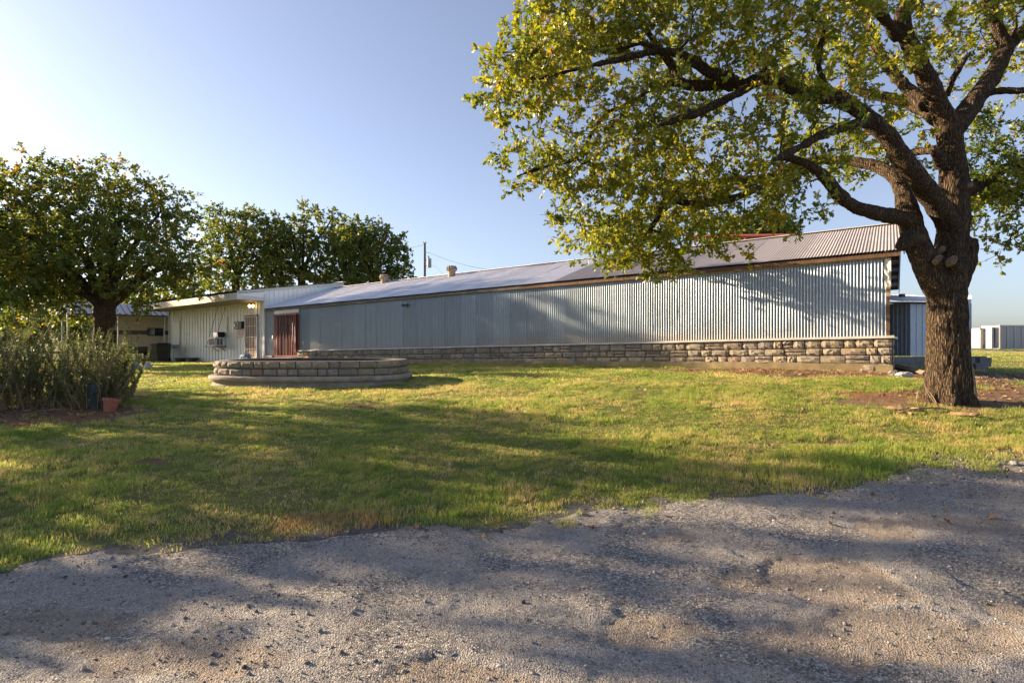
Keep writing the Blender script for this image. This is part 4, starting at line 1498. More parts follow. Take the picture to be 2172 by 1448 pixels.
def build_crown(parent, nodes, par, R, tips, leaf, n_tw, n_lf, tw_len, size, mat, seed, r_tip, droop=0.15, tint=(0.35, 0.22), spread=1.0, autumn=None):
    r = np.random.default_rng(seed)
    P = []; D = []; S = []; T = []
    tv = []; tf = []; nv = 0
    for t in tips:
        p = nodes[t]; base_d = p - nodes[par[t]]
        base_d = base_d / (np.linalg.norm(base_d) + 1e-9)
        ct = r.normal(tint[0], tint[1] * 0.55)
        if autumn is not None:
            for (c, rad, add) in autumn:
                ct += add * max(0.0, 1 - np.linalg.norm(p - np.array(c)) / rad)
        for k in range(n_tw):
            d = r.normal(0, 1, 3) * spread + base_d * 0.7 + np.array((0, 0, 0.1 - droop))
            d /= np.linalg.norm(d)
            L = tw_len * r.uniform(0.45, 1.0)
            q = p + d * L
            e = d + np.array((0, 0, -droop)) ; e /= np.linalg.norm(e)
            mid = p + d * L * 0.5 + np.array((0, 0, 0.04 * L))
            # three-sided twig
            u = np.cross(d, (0.3, 0.5, 0.8)); u /= np.linalg.norm(u); w = np.cross(d, u)
            for (c_, rd) in ((p, r_tip * 0.8), (q, r_tip * 0.35)):
                for an in (0, 2.094, 4.189): tv.append(c_ + (u * math.cos(an) + w * math.sin(an)) * rd)
            for s_ in (0,):
                for i in range(3):
                    i2 = (i + 1) % 3
                    tf.append((nv + s_ + i, nv + s_ + i2, nv + s_ + 3 + i2, nv + s_ + 3 + i))
            nv += 6
            m_ = max(2, int(r.normal(n_lf, n_lf * 0.25)))
            f = r.random(m_) ** 0.6
            bp = np.where(f[:, None] < 0.5, p + (mid - p) * (f[:, None] * 2), mid + (q - mid) * (f[:, None] * 2 - 1))
            dd = r.normal(0, 0.8, (m_, 3)) + d * 0.9 + np.array((0, 0, -droop))
            P.append(bp); D.append(dd); S.append(size * r.uniform(0.6, 1.2, m_)); T.append(np.clip(r.normal(ct, tint[1], m_), 0, 1))
    P = np.concatenate(P); D = np.concatenate(D); S = np.concatenate(S); T = np.concatenate(T)
    # the odd brown leaf
    br = r.random(len(T)) < 0.012
    T[br] = 1.0
    leaves_mesh('crown', P, D, S, T, leaf, mat, parent, seed=seed)
    return np.array(tv), np.array(tf)


def build_tree(name, loc, label, limbs, ells, n_targets, mind, step, r_tip, leaf, n_tw, n_lf, tw_len, size, mat, seed,
               tint=(0.35, 0.22), trunk_extra=None, voxel=0.05, group=None, sag=0.12, bark=None, autumn=None, droop=0.15):
    tr = thing(name, loc, label, 'tree', group)
    T = sample_ellipsoids(ells, n_targets, seed, mind)
    nodes, par, hint, tips = grow(limbs, T, step, seed + 1, sag=sag)
    R = radii(nodes, par, hint, tips, r_tip)
    # trunk and hand-laid limbs: one continuous skin
    mb = MB()
    for (pts, rad, root, allow) in limbs:
        P, Q = resample(pts, rad, step * 0.6)
        if len(P) > 1: mb.tube(P, Q, 14)
    if trunk_extra: trunk_extra(mb)
    o = mb.obj('trunk', bark or M['bark'], tr, smooth=True)
    if voxel:
        md = o.modifiers.new('r', 'REMESH'); md.mode = 'VOXEL'; md.voxel_size = voxel; md.use_smooth_shade = True
        sm = o.modifiers.new('s', 'SMOOTH'); sm.factor = 0.5; sm.iterations = 3
        dg = bpy.context.evaluated_depsgraph_get()
        me = bpy.data.meshes.new_from_object(o.evaluated_get(dg))
        o.modifiers.clear(); old = o.data; o.data = me
        if not me.materials: me.materials.append(bark or M['bark'])
        # lumpy bark relief
        n = len(me.vertices); co = np.empty(n * 3, np.float32); no = np.empty(n * 3, np.float32)
        me.vertices.foreach_get('co', co); me.vertex_normals.foreach_get('vector', no)
        co = co.reshape(-1, 3); no = no.reshape(-1, 3)
        w = co + np.array(wloc(tr))
        lx = w[:, 0] - wloc(tr).x; ly = w[:, 1] - wloc(tr).y
        th = np.arctan2(ly, lx) * 0.36
        on_trunk = 1 - sstep(2.6, 3.4, w[:, 2] - wloc(tr).z)
        hc = np.where(on_trunk > 0.5, th, w[:, 0] * 0.8 + w[:, 1] * 0.6)
        warp = (fbm(hc * 8, w[:, 2] * 5, 71, 3) - 0.5) * 0.05
        rid = np.abs(fbm((hc + warp) * 17, w[:, 2] * 3.2, 73, 3) - 0.5) * 2
        ridge = np.clip(rid / 0.3, 0, 1) ** 0.7
        me_low = ridge
        h = (ridge - 0.6) * 0.024 * (0.35 + 0.65 * on_trunk) + (fbm(w[:, 0] * 5 + w[:, 1] * 4, w[:, 2] * 2.0, 5, 4) - 0.5) * 0.05 + (fbm((w[:, 0] - w[:, 1]) * 16, w[:, 2] * 4 + w[:, 1] * 3, 8, 3) - 0.5) * 0.028
        co = co + no * h[:, None]
        me.vertices.foreach_set('co', co.astype(np.float32).ravel()); me.update()
    me = o.data
    me.polygons.foreach_set('use_smooth', np.ones(len(me.polygons), bool))
    # secondary branches
    bv = []; bf = []
    for c in chains(par, hint, len(nodes), hint > 0):
        rr_ = [R[i] for i in c]; rr_[0] = min(rr_[0], rr_[1] * 1.15)
        n = 7 if rr_[1] > 0.04 else (5 if rr_[1] > 0.018 else 3)
        V, Fc = tube([nodes[i] for i in c], rr_, n, False)
        k = len(bv); bv += [tuple(v) for v in V]; bf += [tuple(k + i for i in f) for f in Fc]
    tv, tf = build_crown(tr, nodes, par, R, tips, leaf, n_tw, n_lf, tw_len, size, mat, seed + 3, r_tip, tint=tint, autumn=autumn, droop=droop)
    k = len(bv)
    V = np.concatenate([np.array(bv), tv]) ; Fc = np.concatenate([np.array(bf), tf + k])
    b_ = mobj('branch', V, Fc, M['twig'], tr, smooth=True)
    b_['kind'] = 'stuff'
    return tr


# ---- the big oak on the right
def L(pts, rad, root=True, allow=True):
    return ([px(*p) for p in pts], rad, root, allow)


tb = tz(*TRUNK)
oak_limbs = [
    ([(7.70, 10.0, tb - 0.3), (7.68, 10.0, tb + 0.25), (7.66, 10.0, tb + 0.9), (7.66, 10.02, tb + 1.7), (7.68, 10.05, tb + 2.35), px(2018, 530, 10.1), px(2022, 450, 10.1), px(2022, 370, 10.05), px(2016, 300, 10.0), px(2011, 262, 10.0)],
     [0.39, 0.335, 0.305, 0.295, 0.30, 0.265, 0.24, 0.22, 0.20, 0.185], None, False),
    # upper left leader
    L([(2011, 262, 10.0), (1986, 215, 9.9), (1959, 152, 9.8), (1928, 91, 9.7), (1914, 41, 9.6), (1928, -20, 9.5), (1900, -120, 9.3), (1860, -230, 9.0)], [0.18, 0.155, 0.145, 0.135, 0.125, 0.115, 0.09, 0.06]),
    # upper right leader
    L([(2025, 272, 10.0), (2066, 215, 10.2), (2111, 152, 10.4), (2138, 97, 10.6), (2190, 50, 10.8), (2280, -40, 11), (2380, -120, 11.2)], [0.19, 0.16, 0.145, 0.13, 0.115, 0.09, 0.06]),
    L([(2133, 105, 10.6), (2118, 60, 10.5), (2095, 10, 10.4), (2080, -80, 10.3), (2100, -180, 10.2)], [0.11, 0.10, 0.09, 0.07, 0.04]),
    # left stem and its limbs
    L([(2000, 640, 10.0), (1968, 568, 9.95), (1940, 500, 10.05), (1925, 443, 10.2), (1911, 394, 10.4), (1885, 365, 10.6), (1840, 348, 10.9), (1780, 340, 11.2), (1700, 345, 11.5), (1640, 371, 11.6)], [0.20, 0.205, 0.20, 0.175, 0.145, 0.12, 0.10, 0.09, 0.085, 0.08], True, True),
    L([(1640, 371, 11.6), (1560, 385, 11.6), (1482, 388, 11.5), (1410, 390, 11.3), (1380, 362, 11.1), (1330, 350, 10.9)], [0.08, 0.075, 0.07, 0.06, 0.045, 0.03]),
    L([(1938, 470, 10.0), (1905, 461, 9.8), (1850, 450, 9.5), (1810, 436, 9.3), (1778, 412, 9.1), (1756, 383, 9.0), (1720, 352, 8.8), (1660, 330, 8.6)], [0.15, 0.13, 0.115, 0.105, 0.10, 0.09, 0.07, 0.05]),
    L([(1700, 345, 11.5), (1620, 395, 11.0), (1532, 427, 10.6), (1471, 432, 10.4), (1410, 427, 10.3), (1396, 460, 10.2), (1366, 510, 10.1)], [0.07, 0.07, 0.065, 0.06, 0.05, 0.04, 0.03]),
    # the long arching limb to the left
    L([(2010, 470, 10.0), (1985, 432, 9.75), (1966, 405, 9.6), (1930, 360, 9.4), (1902, 319, 9.3), (1884, 290, 9.25), (1848, 258, 9.2), (1821, 235, 9.2), (1771, 206, 9.2), (1710, 199, 9.2), (1669, 180, 9.2), (1627, 162, 9.25), (1579, 180, 9.3), (1505, 182, 9.4), (1444, 177, 9.5), (1422, 133, 9.5), (1394, 102, 9.5), (1370, 60, 9.5), (1350, 20, 9.4)],
      [0.20, 0.18, 0.17, 0.16, 0.15, 0.145, 0.135, 0.125, 0.13, 0.125, 0.12, 0.11, 0.095, 0.085, 0.08, 0.07, 0.06, 0.05, 0.04]),
    L([(1579, 180, 9.3), (1545, 165, 9.2), (1505, 155, 9.1), (1472, 130, 9.0), (1411, 108, 8.9), (1339, 121, 8.8), (1284, 133, 8.7), (1215, 149, 8.6), (1140, 170, 8.5)], [0.08, 0.085, 0.085, 0.08, 0.07, 0.055, 0.045, 0.035, 0.025]),
    L([(1411, 108, 8.9), (1360, 92, 9.0), (1339, 97, 9.1), (1298, 112, 9.2), (1242, 97, 9.3), (1180, 80, 9.4)], [0.05, 0.045, 0.04, 0.038, 0.033, 0.025]),
    L([(1627, 162, 9.25), (1580, 190, 9.0), (1519, 221, 8.8), (1472, 243, 8.7), (1436, 254, 8.6), (1390, 270, 8.5)], [0.07, 0.065, 0.06, 0.055, 0.045, 0.03]),
    L([(1444, 177, 9.5), (1390, 182, 9.6), (1334, 221, 9.7), (1284, 243, 9.7), (1251, 290, 9.7), (1220, 337, 9.6), (1146, 356, 9.5), (1095, 375, 9.4)], [0.055, 0.05, 0.045, 0.042, 0.038, 0.034, 0.028, 0.02]),
    L([(1848, 258, 9.2), (1800, 268, 8.9), (1745, 285, 8.6), (1700, 310, 8.3), (1640, 340, 8.0)], [0.085, 0.08, 0.07, 0.055, 0.04]),
    L([(1771, 206, 9.2), (1740, 160, 8.9), (1738, 110, 8.6), (1750, 60, 8.3)], [0.06, 0.05, 0.04, 0.03]),
    # limbs behind
    L([(1990, 255, 10.1), (1972, 240, 10.4), (1917, 215, 10.9), (1862, 204, 11.2), (1818, 190, 11.4), (1808, 160, 11.5), (1826, 116, 11.6), (1840, 70, 11.8)], [0.13, 0.12, 0.11, 0.10, 0.09, 0.085, 0.07, 0.05]),
    L([(1965, 225, 10.2), (1917, 180, 10.8), (1870, 122, 11.2), (1848, 69, 11.5), (1826, 10, 11.8), (1790, -80, 12.0)], [0.12, 0.11, 0.10, 0.09, 0.07, 0.04]),
    L([(2030, 420, 10.1), (2063, 399, 10.3), (2105, 372, 10.6), (2165, 344, 10.9), (2250, 330, 11.2), (2340, 320, 11.4)], [0.13, 0.11, 0.095, 0.08, 0.06, 0.04]),
    L([(2080, 200, 10.3), (2130, 192, 10.1), (2190, 190, 9.9), (2260, 150, 9.7)], [0.07, 0.06, 0.05, 0.035]),
    L([(2100, 375, 10.6), (2140, 400, 10.2), (2180, 420, 9.9), (2230, 440, 9.7)], [0.05, 0.045, 0.04, 0.03]),
    L([(2022, 320, 10.1), (1985, 318, 10.7), (1930, 325, 11.4), (1880, 345, 12.0)], [0.10, 0.09, 0.07, 0.05]),
    L([(1905, 80, 9.7), (1860, 20, 9.2), (1800, -40, 8.8), (1700, -100, 8.4), (1600, -130, 8.2)], [0.09, 0.08, 0.07, 0.05, 0.035]),
    L([(1860, -230, 9.0), (1700, -330, 8.8), (1520, -330, 8.8)], [0.06, 0.05, 0.03]),
    L([(1928, -20, 9.5), (2000, -140, 9.0), (2050, -260, 8.7)], [0.09, 0.07, 0.04]),
    L([(1640, 371, 11.6), (1560, 400, 12.8), (1470, 450, 14.5), (1390, 500, 16.2), (1320, 528, 17.0), (1250, 500, 17.3)], [0.07, 0.065, 0.055, 0.05, 0.04, 0.02]),
    L([(1350, 20, 9.4), (1300, -60, 9.2), (1240, -110, 9.1)], [0.04, 0.035, 0.025]),
]


def oak_extra(mb):
    # sawn-off stub on the right and the healed burls at the fork
    mb.tube([px(2040, 610, 10.0), px(2056, 560, 9.98), px(2061, 525, 9.97), px(2062, 505, 9.97)], [0.09, 0.105, 0.10, 0.09], 12)
    mb.tube([px(2028, 600, 9.95), px(2023, 572, 9.82), px(2021, 554, 9.72)], [0.16, 0.135, 0.11], 12)
    mb.tube([px(1994, 570, 9.97), px(1996, 558, 9.82), px(1992, 550, 9.74)], [0.11, 0.10, 0.085], 12)
    mb.tube([px(1935, 500, 9.95), px(1914, 520, 9.8), px(1910, 524, 9.75)], [0.16, 0.11, 0.07], 12)
    mb.tube([px(2050, 398, 10.05), px(2062, 396, 9.95)], [0.13, 0.09], 10)
    mb.tube([px(2000, 352, 10.0), px(1985, 322, 9.85), px(1975, 318, 9.8)], [0.12, 0.09, 0.07], 10)
    mb.tube([px(2008, 205, 9.95), px(2020, 172, 9.85), px(2038, 140, 9.75), px(2056, 112, 9.7)], [0.06, 0.05, 0.04, 0.035], 8)
    # root flare
    for a in (0.2, 1.2, 2.3, 3.3, 4.2, 5.2):
        c = Vector((TRUNK[0], TRUNK[1], tb))
        d = Vector((math.cos(a), math.sin(a), 0))
        mb.tube([c + d * 0.18 + Vector((0, 0, 0.5)), c + d * 0.28 + Vector((0, 0, 0.12)), c + d * 0.42 + Vector((0, 0, -0.08))], [0.10, 0.11, 0.08], 10)


oak_ells = [
    px_ell(1150, 175, 8.9, 150, 95, 1.3, 1.5), px_ell(1230, 45, 9.3, 150, 85, 1.5, 1.4), px_ell(1080, 190, 8.8, 85, 60, 0.8, 1.6),
    px_ell(1180, 355, 9.5, 125, 65, 1.1, 1.8), px_ell(1330, 330, 9.4, 150, 90, 1.5), px_ell(1215, 455, 9.6, 42, 75, 0.5, 3.5), px_ell(1190, 515, 9.6, 22, 34, 0.25, 8.0),
    px_ell(1390, 500, 10.2, 130, 75, 1.2, 1.5), px_ell(1320, 545, 10.2, 85, 35, 0.7, 1.2), px_ell(1400, 575, 10.1, 40, 40, 0.4, 3.0), px_ell(1300, 480, 10.2, 75, 60, 0.8),
    px_ell(1540, 455, 10.4, 105, 75, 1.2, 1.1), px_ell(1560, 350, 10.0, 170, 85, 1.8, 0.75), px_ell(1560, 520, 10.2, 50, 28, 0.5, 1.0), px_ell(1450, 430, 10.6, 120, 80, 1.2),
    px_ell(1440, 235, 9.2, 190, 70, 1.6, 0.7), px_ell(1420, 50, 9.3, 170, 90, 1.8, 1.1), px_ell(1620, 80, 9.0, 190, 110, 2.0, 0.7), px_ell(1700, 260, 9.0, 150, 85, 1.6, 0.55),
    px_ell(1680, 390, 8.7, 90, 55, 0.8), px_ell(1722, 462, 8.8, 42, 36, 0.3, 4.0), px_ell(1790, 300, 10.8, 140, 70, 1.3, 0.45), px_ell(1850, 340, 11.8, 80, 45, 0.8),
    px_ell(1800, 90, 10.5, 150, 110, 2.2, 0.5), px_ell(1980, 80, 9.2, 110, 90, 1.5, 0.35), px_ell(2040, 130, 11.3, 70, 120, 1.0, 0.5), px_ell(1920, 270, 11.8, 110, 60, 0.9, 0.5),
    px_ell(2130, 300, 10.9, 100, 70, 1.3, 1.5), px_ell(2150, 410, 10.4, 80, 70, 0.9, 2.2), px_ell(2138, 505, 10.0, 38, 40, 0.35, 4.0), px_ell(2140, 60, 10.6, 90, 90, 1.2, 0.6), px_ell(2080, 380, 11.4, 60, 60, 0.8, 1.4),
    # a bough reaching towards the shed wall
    px_ell(1330, 530, 17.0, 45, 24, 0.6, 4.0), px_ell(1262, 500, 17.3, 42, 24, 0.6, 4.0), px_ell(1390, 500, 16.4, 40, 24, 0.5, 3.0),
    # outside the frame: above and to the right
    px_ell(1500, -150, 9.0, 380, 110, 2.6, 0.40), px_ell(1850, -230, 9.6, 380, 180, 3.0, 0.25), px_ell(2320, 120, 11.0, 180, 250, 2.2, 0.35), px_ell(2250, -150, 10.6, 250, 170, 2.4, 0.25),
]
oak_autumn = [(tuple(px(1640, 515, 10.0)), 0.9, 0.55), (tuple(px(1240, 130, 9.0)), 1.2, 0.12), (tuple(px(1560, 30, 9.0)), 1.2, 0.15), (tuple(px(1980, 320, 11.8)), 2.4, -0.25), (tuple(px(2120, 330, 10.9)), 2.2, -0.3), (tuple(px(1700, 320, 9.5)), 1.5, -0.12)]
oak = build_tree('oak_tree', (TRUNK[0], TRUNK[1], tb), 'massive oak with sawn stubs and low spreading yellow-green boughs in front of the shed', oak_limbs, oak_ells,
                 1330, 0.18, 0.22, 0.006, 'oak', 7, 11, 0.36, 0.09, M['oak_leaf'], 21, tint=(0.37, 0.2), trunk_extra=oak_extra, voxel=0.027, autumn=oak_autumn)
# sawn faces on the burls, bare scar at the foot
for (c, nrm, rad) in ((px(2023, 551, 9.62), Vector((0.15, -0.95, 0.3)), 0.10), (px(1991, 548, 9.655), Vector((-0.2, -0.9, 0.45)), 0.08), (px(2000, 527, 9.80), Vector((0.2, -0.8, 0.6)), 0.07), (px(2060, 392, 9.86), Vector((0.5, -0.85, 0.1)), 0.06)):
    nrm.normalize(); u = nrm.orthogonal().normalized(); w = nrm.cross(u)
    V = []; n = 18
    for (rr_, dz) in ((1.0, -0.10), (1.05, 0.0), (0.85, 0.02), (0.55, -0.02), (0.1, -0.025)):
        for k in range(n):
            a = 2 * math.pi * k / n
            V.append(c + (u * math.cos(a) + w * math.sin(a) * 0.62) * rad * rr_ * (1 + 0.08 * math.sin(3 * a)) + nrm * dz)
    Fc = [[j * n + k, j * n + (k + 1) % n, (j + 1) * n + (k + 1) % n, (j + 1) * n + k] for j in range(4) for k in range(n)] + [[4 * n + k for k in range(n)]]
    mobj('sawn_face', np.array([tuple(v) for v in V]), Fc, M['cut_wood'], oak, smooth=True)
V = []
for j in range(9):
    s = j / 8
    for i in range(4):
        a = math.radians(-62 + 22 * (i / 3) * math.sin(math.pi * min(1, 0.15 + s * 0.9)))
        rr_ = 0.365 - 0.02 * s + (0.04 * (1 - s) ** 2)
        V.append((TRUNK[0] + rr_ * math.cos(a), TRUNK[1] + rr_ * math.sin(a), tb + 0.1 + 0.62 * s))
mobj('bark_scar', V, [[j * 4 + i, j * 4 + i + 1, (j + 1) * 4 + i + 1, (j + 1) * 4 + i] for j in range(8) for i in range(3)], M['cut_wood'], oak, smooth=True)


def auto_limbs(base, fork_h, r0, ells, seed, lean=(0, 0)):
    r = random.Random(seed)
    x, y, z = base
    f = Vector((x + lean[0], y + lean[1], z + fork_h))
    limbs = [([Vector((x, y, z - 0.3)), Vector((x + r.uniform(-.05, .05), y, z + 0.25 * fork_h)), Vector((x + lean[0] * .6, y + lean[1] * .6, z + 0.65 * fork_h)), f], [r0 * 1.3, r0, r0 * 0.92, r0 * 0.9], None, False)]
    for e in ells:
        c = Vector(e[:3]); d = c - f
        m1 = f + d * 0.35 + Vector((r.uniform(-.2, .2), r.uniform(-.2, .2), 0.12 * d.length)); m2 = f + d * 0.7 + Vector((r.uniform(-.3, .3), r.uniform(-.3, .3), 0.1 * d.length))
        rr_ = r0 * r.uniform(0.35, 0.5)
        limbs.append(([f - Vector((0, 0, 0.25)), m1, m2, c], [rr_, rr_ * .75, rr_ * .5, rr_ * .25], True, True))
    return limbs


def px_tree(name, label, x, Y, fork_y, r0, ells, n, seed, leaf_size, n_tw=6, n_lf=8, tw=0.55, mind=0.35, mat=None, tint=(0.35, 0.2), group='oaks beyond the lawn', voxel=0.07, step=0.4, base=None):
    X = (x - CX) / F * Y
    z = tz(X, Y)
    fk = EYE + (CY - fork_y) / F * Y - z
    lm = auto_limbs((X, Y, z), fk, r0, ells, seed)
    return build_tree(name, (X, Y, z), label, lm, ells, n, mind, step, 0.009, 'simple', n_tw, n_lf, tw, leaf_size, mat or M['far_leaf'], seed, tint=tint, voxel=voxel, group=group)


LY = 28.0
px_tree('oak_tree', 'dark spreading oak rising behind the rosemary in front of the carport', 222, LY, 648, 0.50,
        [px_ell(110, 420, LY, 115, 90, 3.0), px_ell(245, 425, LY, 100, 80, 3.0), px_ell(340, 450, LY, 75, 80, 2.6), px_ell(370, 555, LY, 70, 70, 2.6), px_ell(210, 540, LY, 180, 85, 3.4),
         px_ell(40, 560, LY - 1, 110, 90, 3.0), px_ell(-70, 470, LY, 120, 120, 3.2), px_ell(415, 560, LY + .5, 30, 45, 1.6), px_ell(300, 620, LY - 1.5, 60, 40, 1.4), px_ell(90, 625, LY - 1, 90, 40, 2.0)],
        760, 51, 0.145, n_tw=8, n_lf=13, tw=0.66, mind=0.42, tint=(0.55, 0.22))
MY = 46.0
for (x, ell, lab, sd, n) in (
    (500, [px_ell(485, 490, MY, 55, 48, 2.6), px_ell(545, 500, MY, 45, 48, 2.4), px_ell(455, 550, MY, 45, 50, 2.4), px_ell(470, 455, MY, 24, 20, 1.4, 1.5), px_ell(520, 450, MY, 26, 18, 1.4, 1.5), px_ell(560, 545, MY, 75, 70, 2.6), px_ell(520, 590, MY, 90, 34, 2.4)], 'bushy oak behind the house roof, leftmost of three in a row', 61, 270),
    (640, [px_ell(620, 500, MY + 1, 55, 50, 2.8), px_ell(690, 490, MY + 1, 50, 42, 2.6), px_ell(600, 555, MY + 1, 75, 60, 2.6), px_ell(655, 452, MY + 1, 26, 18, 1.4, 1.5), px_ell(708, 458, MY + 1, 20, 16, 1.2, 1.5), px_ell(715, 545, MY + 1, 75, 70, 2.8), px_ell(660, 590, MY + 1, 110, 34, 2.4)], 'bushy oak behind the house roof, middle of three in a row', 62, 290),
    (790, [px_ell(760, 520, MY - 1, 52, 55, 2.8), px_ell(800, 505, MY - 1, 35, 34, 2.0), px_ell(825, 545, MY - 1, 48, 52, 2.4), px_ell(850, 585, MY - 1, 34, 28, 1.8), px_ell(775, 590, MY - 1, 80, 30, 2.4)], 'bushy oak beside the utility pole, rightmost of three in a row', 63, 240)):
    px_tree('oak_tree', lab, x, ell[0][1], 590, 0.34, ell, n, sd, 0.175, n_tw=8, n_lf=15, tw=0.72, mind=0.6, voxel=0, tint=(0.5, 0.2), step=0.6)
px_tree('oak_tree', 'tall leafy tree filling the far left edge behind the carport', -70, 39, 655, 0.36,
        [px_ell(30, 560, 39, 110, 70, 3.2), px_ell(-60, 540, 39, 100, 90, 3), px_ell(70, 500, 39, 80, 60, 3), px_ell(120, 630, 40, 90, 40, 2.4), px_ell(20, 660, 39, 110, 45, 2.2)], 330, 71, 0.27, n_tw=6, n_lf=8, tw=0.8, mind=0.55, voxel=0, tint=(0.6, 0.2), step=0.6)
for (x, Y, w, sd, lab) in ((60, 60, 70, 74, 'low scrubby tree on the far left skyline'), (175, 64, 70, 75, 'low scrubby tree behind the carport posts'), (-60, 56, 70, 76, 'low scrubby tree at the far left margin')):
    px_tree('scrub_tree', lab, x, Y, 712, 0.16, [px_ell(x, 700, Y, w, 28, 2.5), px_ell(x + w * .5, 690, Y + 1, w * .6, 26, 2)], 110, sd, 0.34, n_tw=6, n_lf=8, tw=0.9, mind=0.5, voxel=0, tint=(0.6, 0.2), step=0.7, group='scrub on the left skyline')
px_tree('oak_tree', 'leafy tree seen beyond the carport and camper', 250, 50, 660, 0.3,
        [px_ell(200, 660, 50, 90, 35, 3), px_ell(320, 640, 50, 90, 50, 3), px_ell(420, 620, 50, 50, 40, 2.4)], 190, 72, 0.34, n_tw=6, n_lf=7, tw=0.8, mind=0.6, voxel=0, tint=(0.6, 0.2), step=0.6)
px_tree('oak_tree', 'round dark tree top showing above the shed ridge behind the red beam', 1600, 44, 560, 0.3,
        [px_ell(1610, 490, 44, 70, 40, 2.4), px_ell(1560, 510, 44, 60, 40, 2.4), px_ell(1640, 520, 44, 60, 35, 2.4)], 210, 73, 0.30, n_tw=6, n_lf=8, tw=0.7, mind=0.5, voxel=0, tint=(0.15, 0.15), step=0.6)
# neighbours just outside the left edge of the frame, whose shade lies over the lawn and road
OFF = [(-20.0, 12.6, 8.2, 4.2, 'left'), (-17.0, 6.0, 8.0, 4.2, 'near'), (-24.0, 2.5, 8.6, 4.6, 'nearest'), (-25.5, 24.0, 9.5, 4.5, 'far')]
for i, (x, y, top, rad, w) in enumerate(OFF):
    z = tz(x, y)
    zc = z + 2.4 + (top - 2.4) / 2; rz = (top - 2.4) / 2
    rq = random.Random(300 + i); ells = []
    for q in range(9):
        a_ = q * 2.4; rr_ = rad * (0.25 + 0.75 * (q / 8)) * 0.8
        hz = zc + rz * (0.75 - 1.45 * (q / 8)) + rq.uniform(-.3, .3)
        ells.append((x + rr_ * math.cos(a_), y + rr_ * math.sin(a_), hz, rad * .36, rad * .36, rz * .17, 1))
    build_tree('oak_tree', (x, y, z), ['oak left of the frame level with the planter', 'oak left of the frame by the lawn', 'oak left of the frame by the road', 'oak left of the frame behind the spreading oak'][i],
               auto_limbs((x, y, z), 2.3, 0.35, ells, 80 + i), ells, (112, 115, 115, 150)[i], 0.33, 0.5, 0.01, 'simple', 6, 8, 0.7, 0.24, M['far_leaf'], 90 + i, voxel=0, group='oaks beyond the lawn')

# ------------------------------------------------------------------ the rosemary and its pots
def herb_bush(name, label, c, rx, ry, n_stems, hmin, hmax, seed, cat='shrub', spread=0.75, needle=0.035, dead=40):
    r = np.random.default_rng(seed)
    tr = thing(name, (c[0], c[1], tz(c[0], c[1])), label, cat)
    sv = []; sf = []; P = []; D = []; S = []; T = []
    for k in range(n_stems + dead):
        isdead = k >= n_stems
        a = r.uniform(0, 2 * math.pi); q = math.sqrt(r.random())
        bx, by = c[0] + rx * q * math.cos(a), c[1] + ry * q * math.sin(a)
        z = tz(bx, by)
        h = r.uniform(hmin, hmax) * (1 - 0.45 * q ** 2)
        lean = Vector((math.cos(a) * q * spread + r.normal(0, 0.22), math.sin(a) * q * spread + r.normal(0, 0.22), 1.0))
        if isdead:
            h = r.uniform(0.25, 0.75); lean = Vector((math.cos(a) + r.normal(0, .4), math.sin(a) * .8 - 0.3 + r.normal(0, .4), r.uniform(0.15, 0.9)))
        lean.normalize()
        pts = []; p = Vector((bx, by, z - 0.03)); d = lean.copy(); m_ = 6
        for i in range(m_ + 1):
            pts.append(p.copy())
            d = (d + Vector((r.normal(0, 0.10), r.normal(0, 0.10), 0.10 if not isdead else -0.12))).normalized()
            p = p + d * (h / m_)
        def add_stem(pts, r0, needles, ct, h):
            m_ = len(pts) - 1
            rad = [r0 * (1 - 0.8 * i / m_) + 0.0012 for i in range(m_ + 1)]
            V, Fc = tube(pts, rad, 3, False); n0 = len(sv)
            sv.extend(tuple(v) for v in V); sf.extend(tuple(n0 + i for i in f) for f in Fc)
            if not needles: return
            for i in range(int(h * 170)):
                s = 0.2 + 0.8 * r.random() ** 0.75
                j = min(int(s * m_), m_ - 1); f = s * m_ - j
                q_ = pts[j].lerp(pts[j + 1], f); dd = (pts[j + 1] - pts[j]).normalized()
                an = r.uniform(0, 2 * math.pi); u = dd.orthogonal().normalized(); w = dd.cross(u)
                side = u * math.cos(an) + w * math.sin(an)
                P.append(tuple(q_)); D.append(tuple(dd * 0.9 + side * 0.8)); S.append(needle * r.uniform(0.7, 1.3)); T.append(min(1, max(0, r.normal(ct + (0.25 if s < 0.45 else 0), 0.15))))
        ct = r.normal(0.35, 0.22)
        add_stem(pts, 0.009, not isdead, ct, h)
        if isdead: continue
        for q2 in range(r.integers(2, 6)):
            j = r.integers(1, m_); a2 = r.uniform(0, 2 * math.pi); hs = h * r.uniform(0.18, 0.42)
            p = pts[j].copy(); d = Vector((math.cos(a2) * .6, math.sin(a2) * .6, 1.0)).normalized(); sp = [p.copy()]
            for i in range(4):
                d = (d + Vector((r.normal(0, .12), r.normal(0, .12), .22))).normalized(); p = p + d * hs / 4; sp.append(p.copy())
            add_stem(sp, 0.005, True, ct + r.normal(0, .08), hs)
    mobj('stem', np.array(sv), np.array(sf), M['stick'], tr, smooth=True)['kind'] = 'stuff'
    leaves_mesh('foliage', np.array(P), np.array(D), np.array(S), np.array(T), 'needle', M['herb'], tr, up=0.1, seed=seed)
    return tr


herb_bush('rosemary_bush', 'big sprawling grey-green rosemary with upright spikes at the left edge', (-9.25, 10.1), 2.1, 1.05, 330, 0.5, 1.85, 5, dead=130, needle=0.05)
herb_bush('rosemary_bush', 'smaller rosemary clump with tall spikes behind the terracotta pot', (-7.35, 10.1), 0.5, 0.55, 64, 0.5, 1.5, 6, dead=40, needle=0.05)

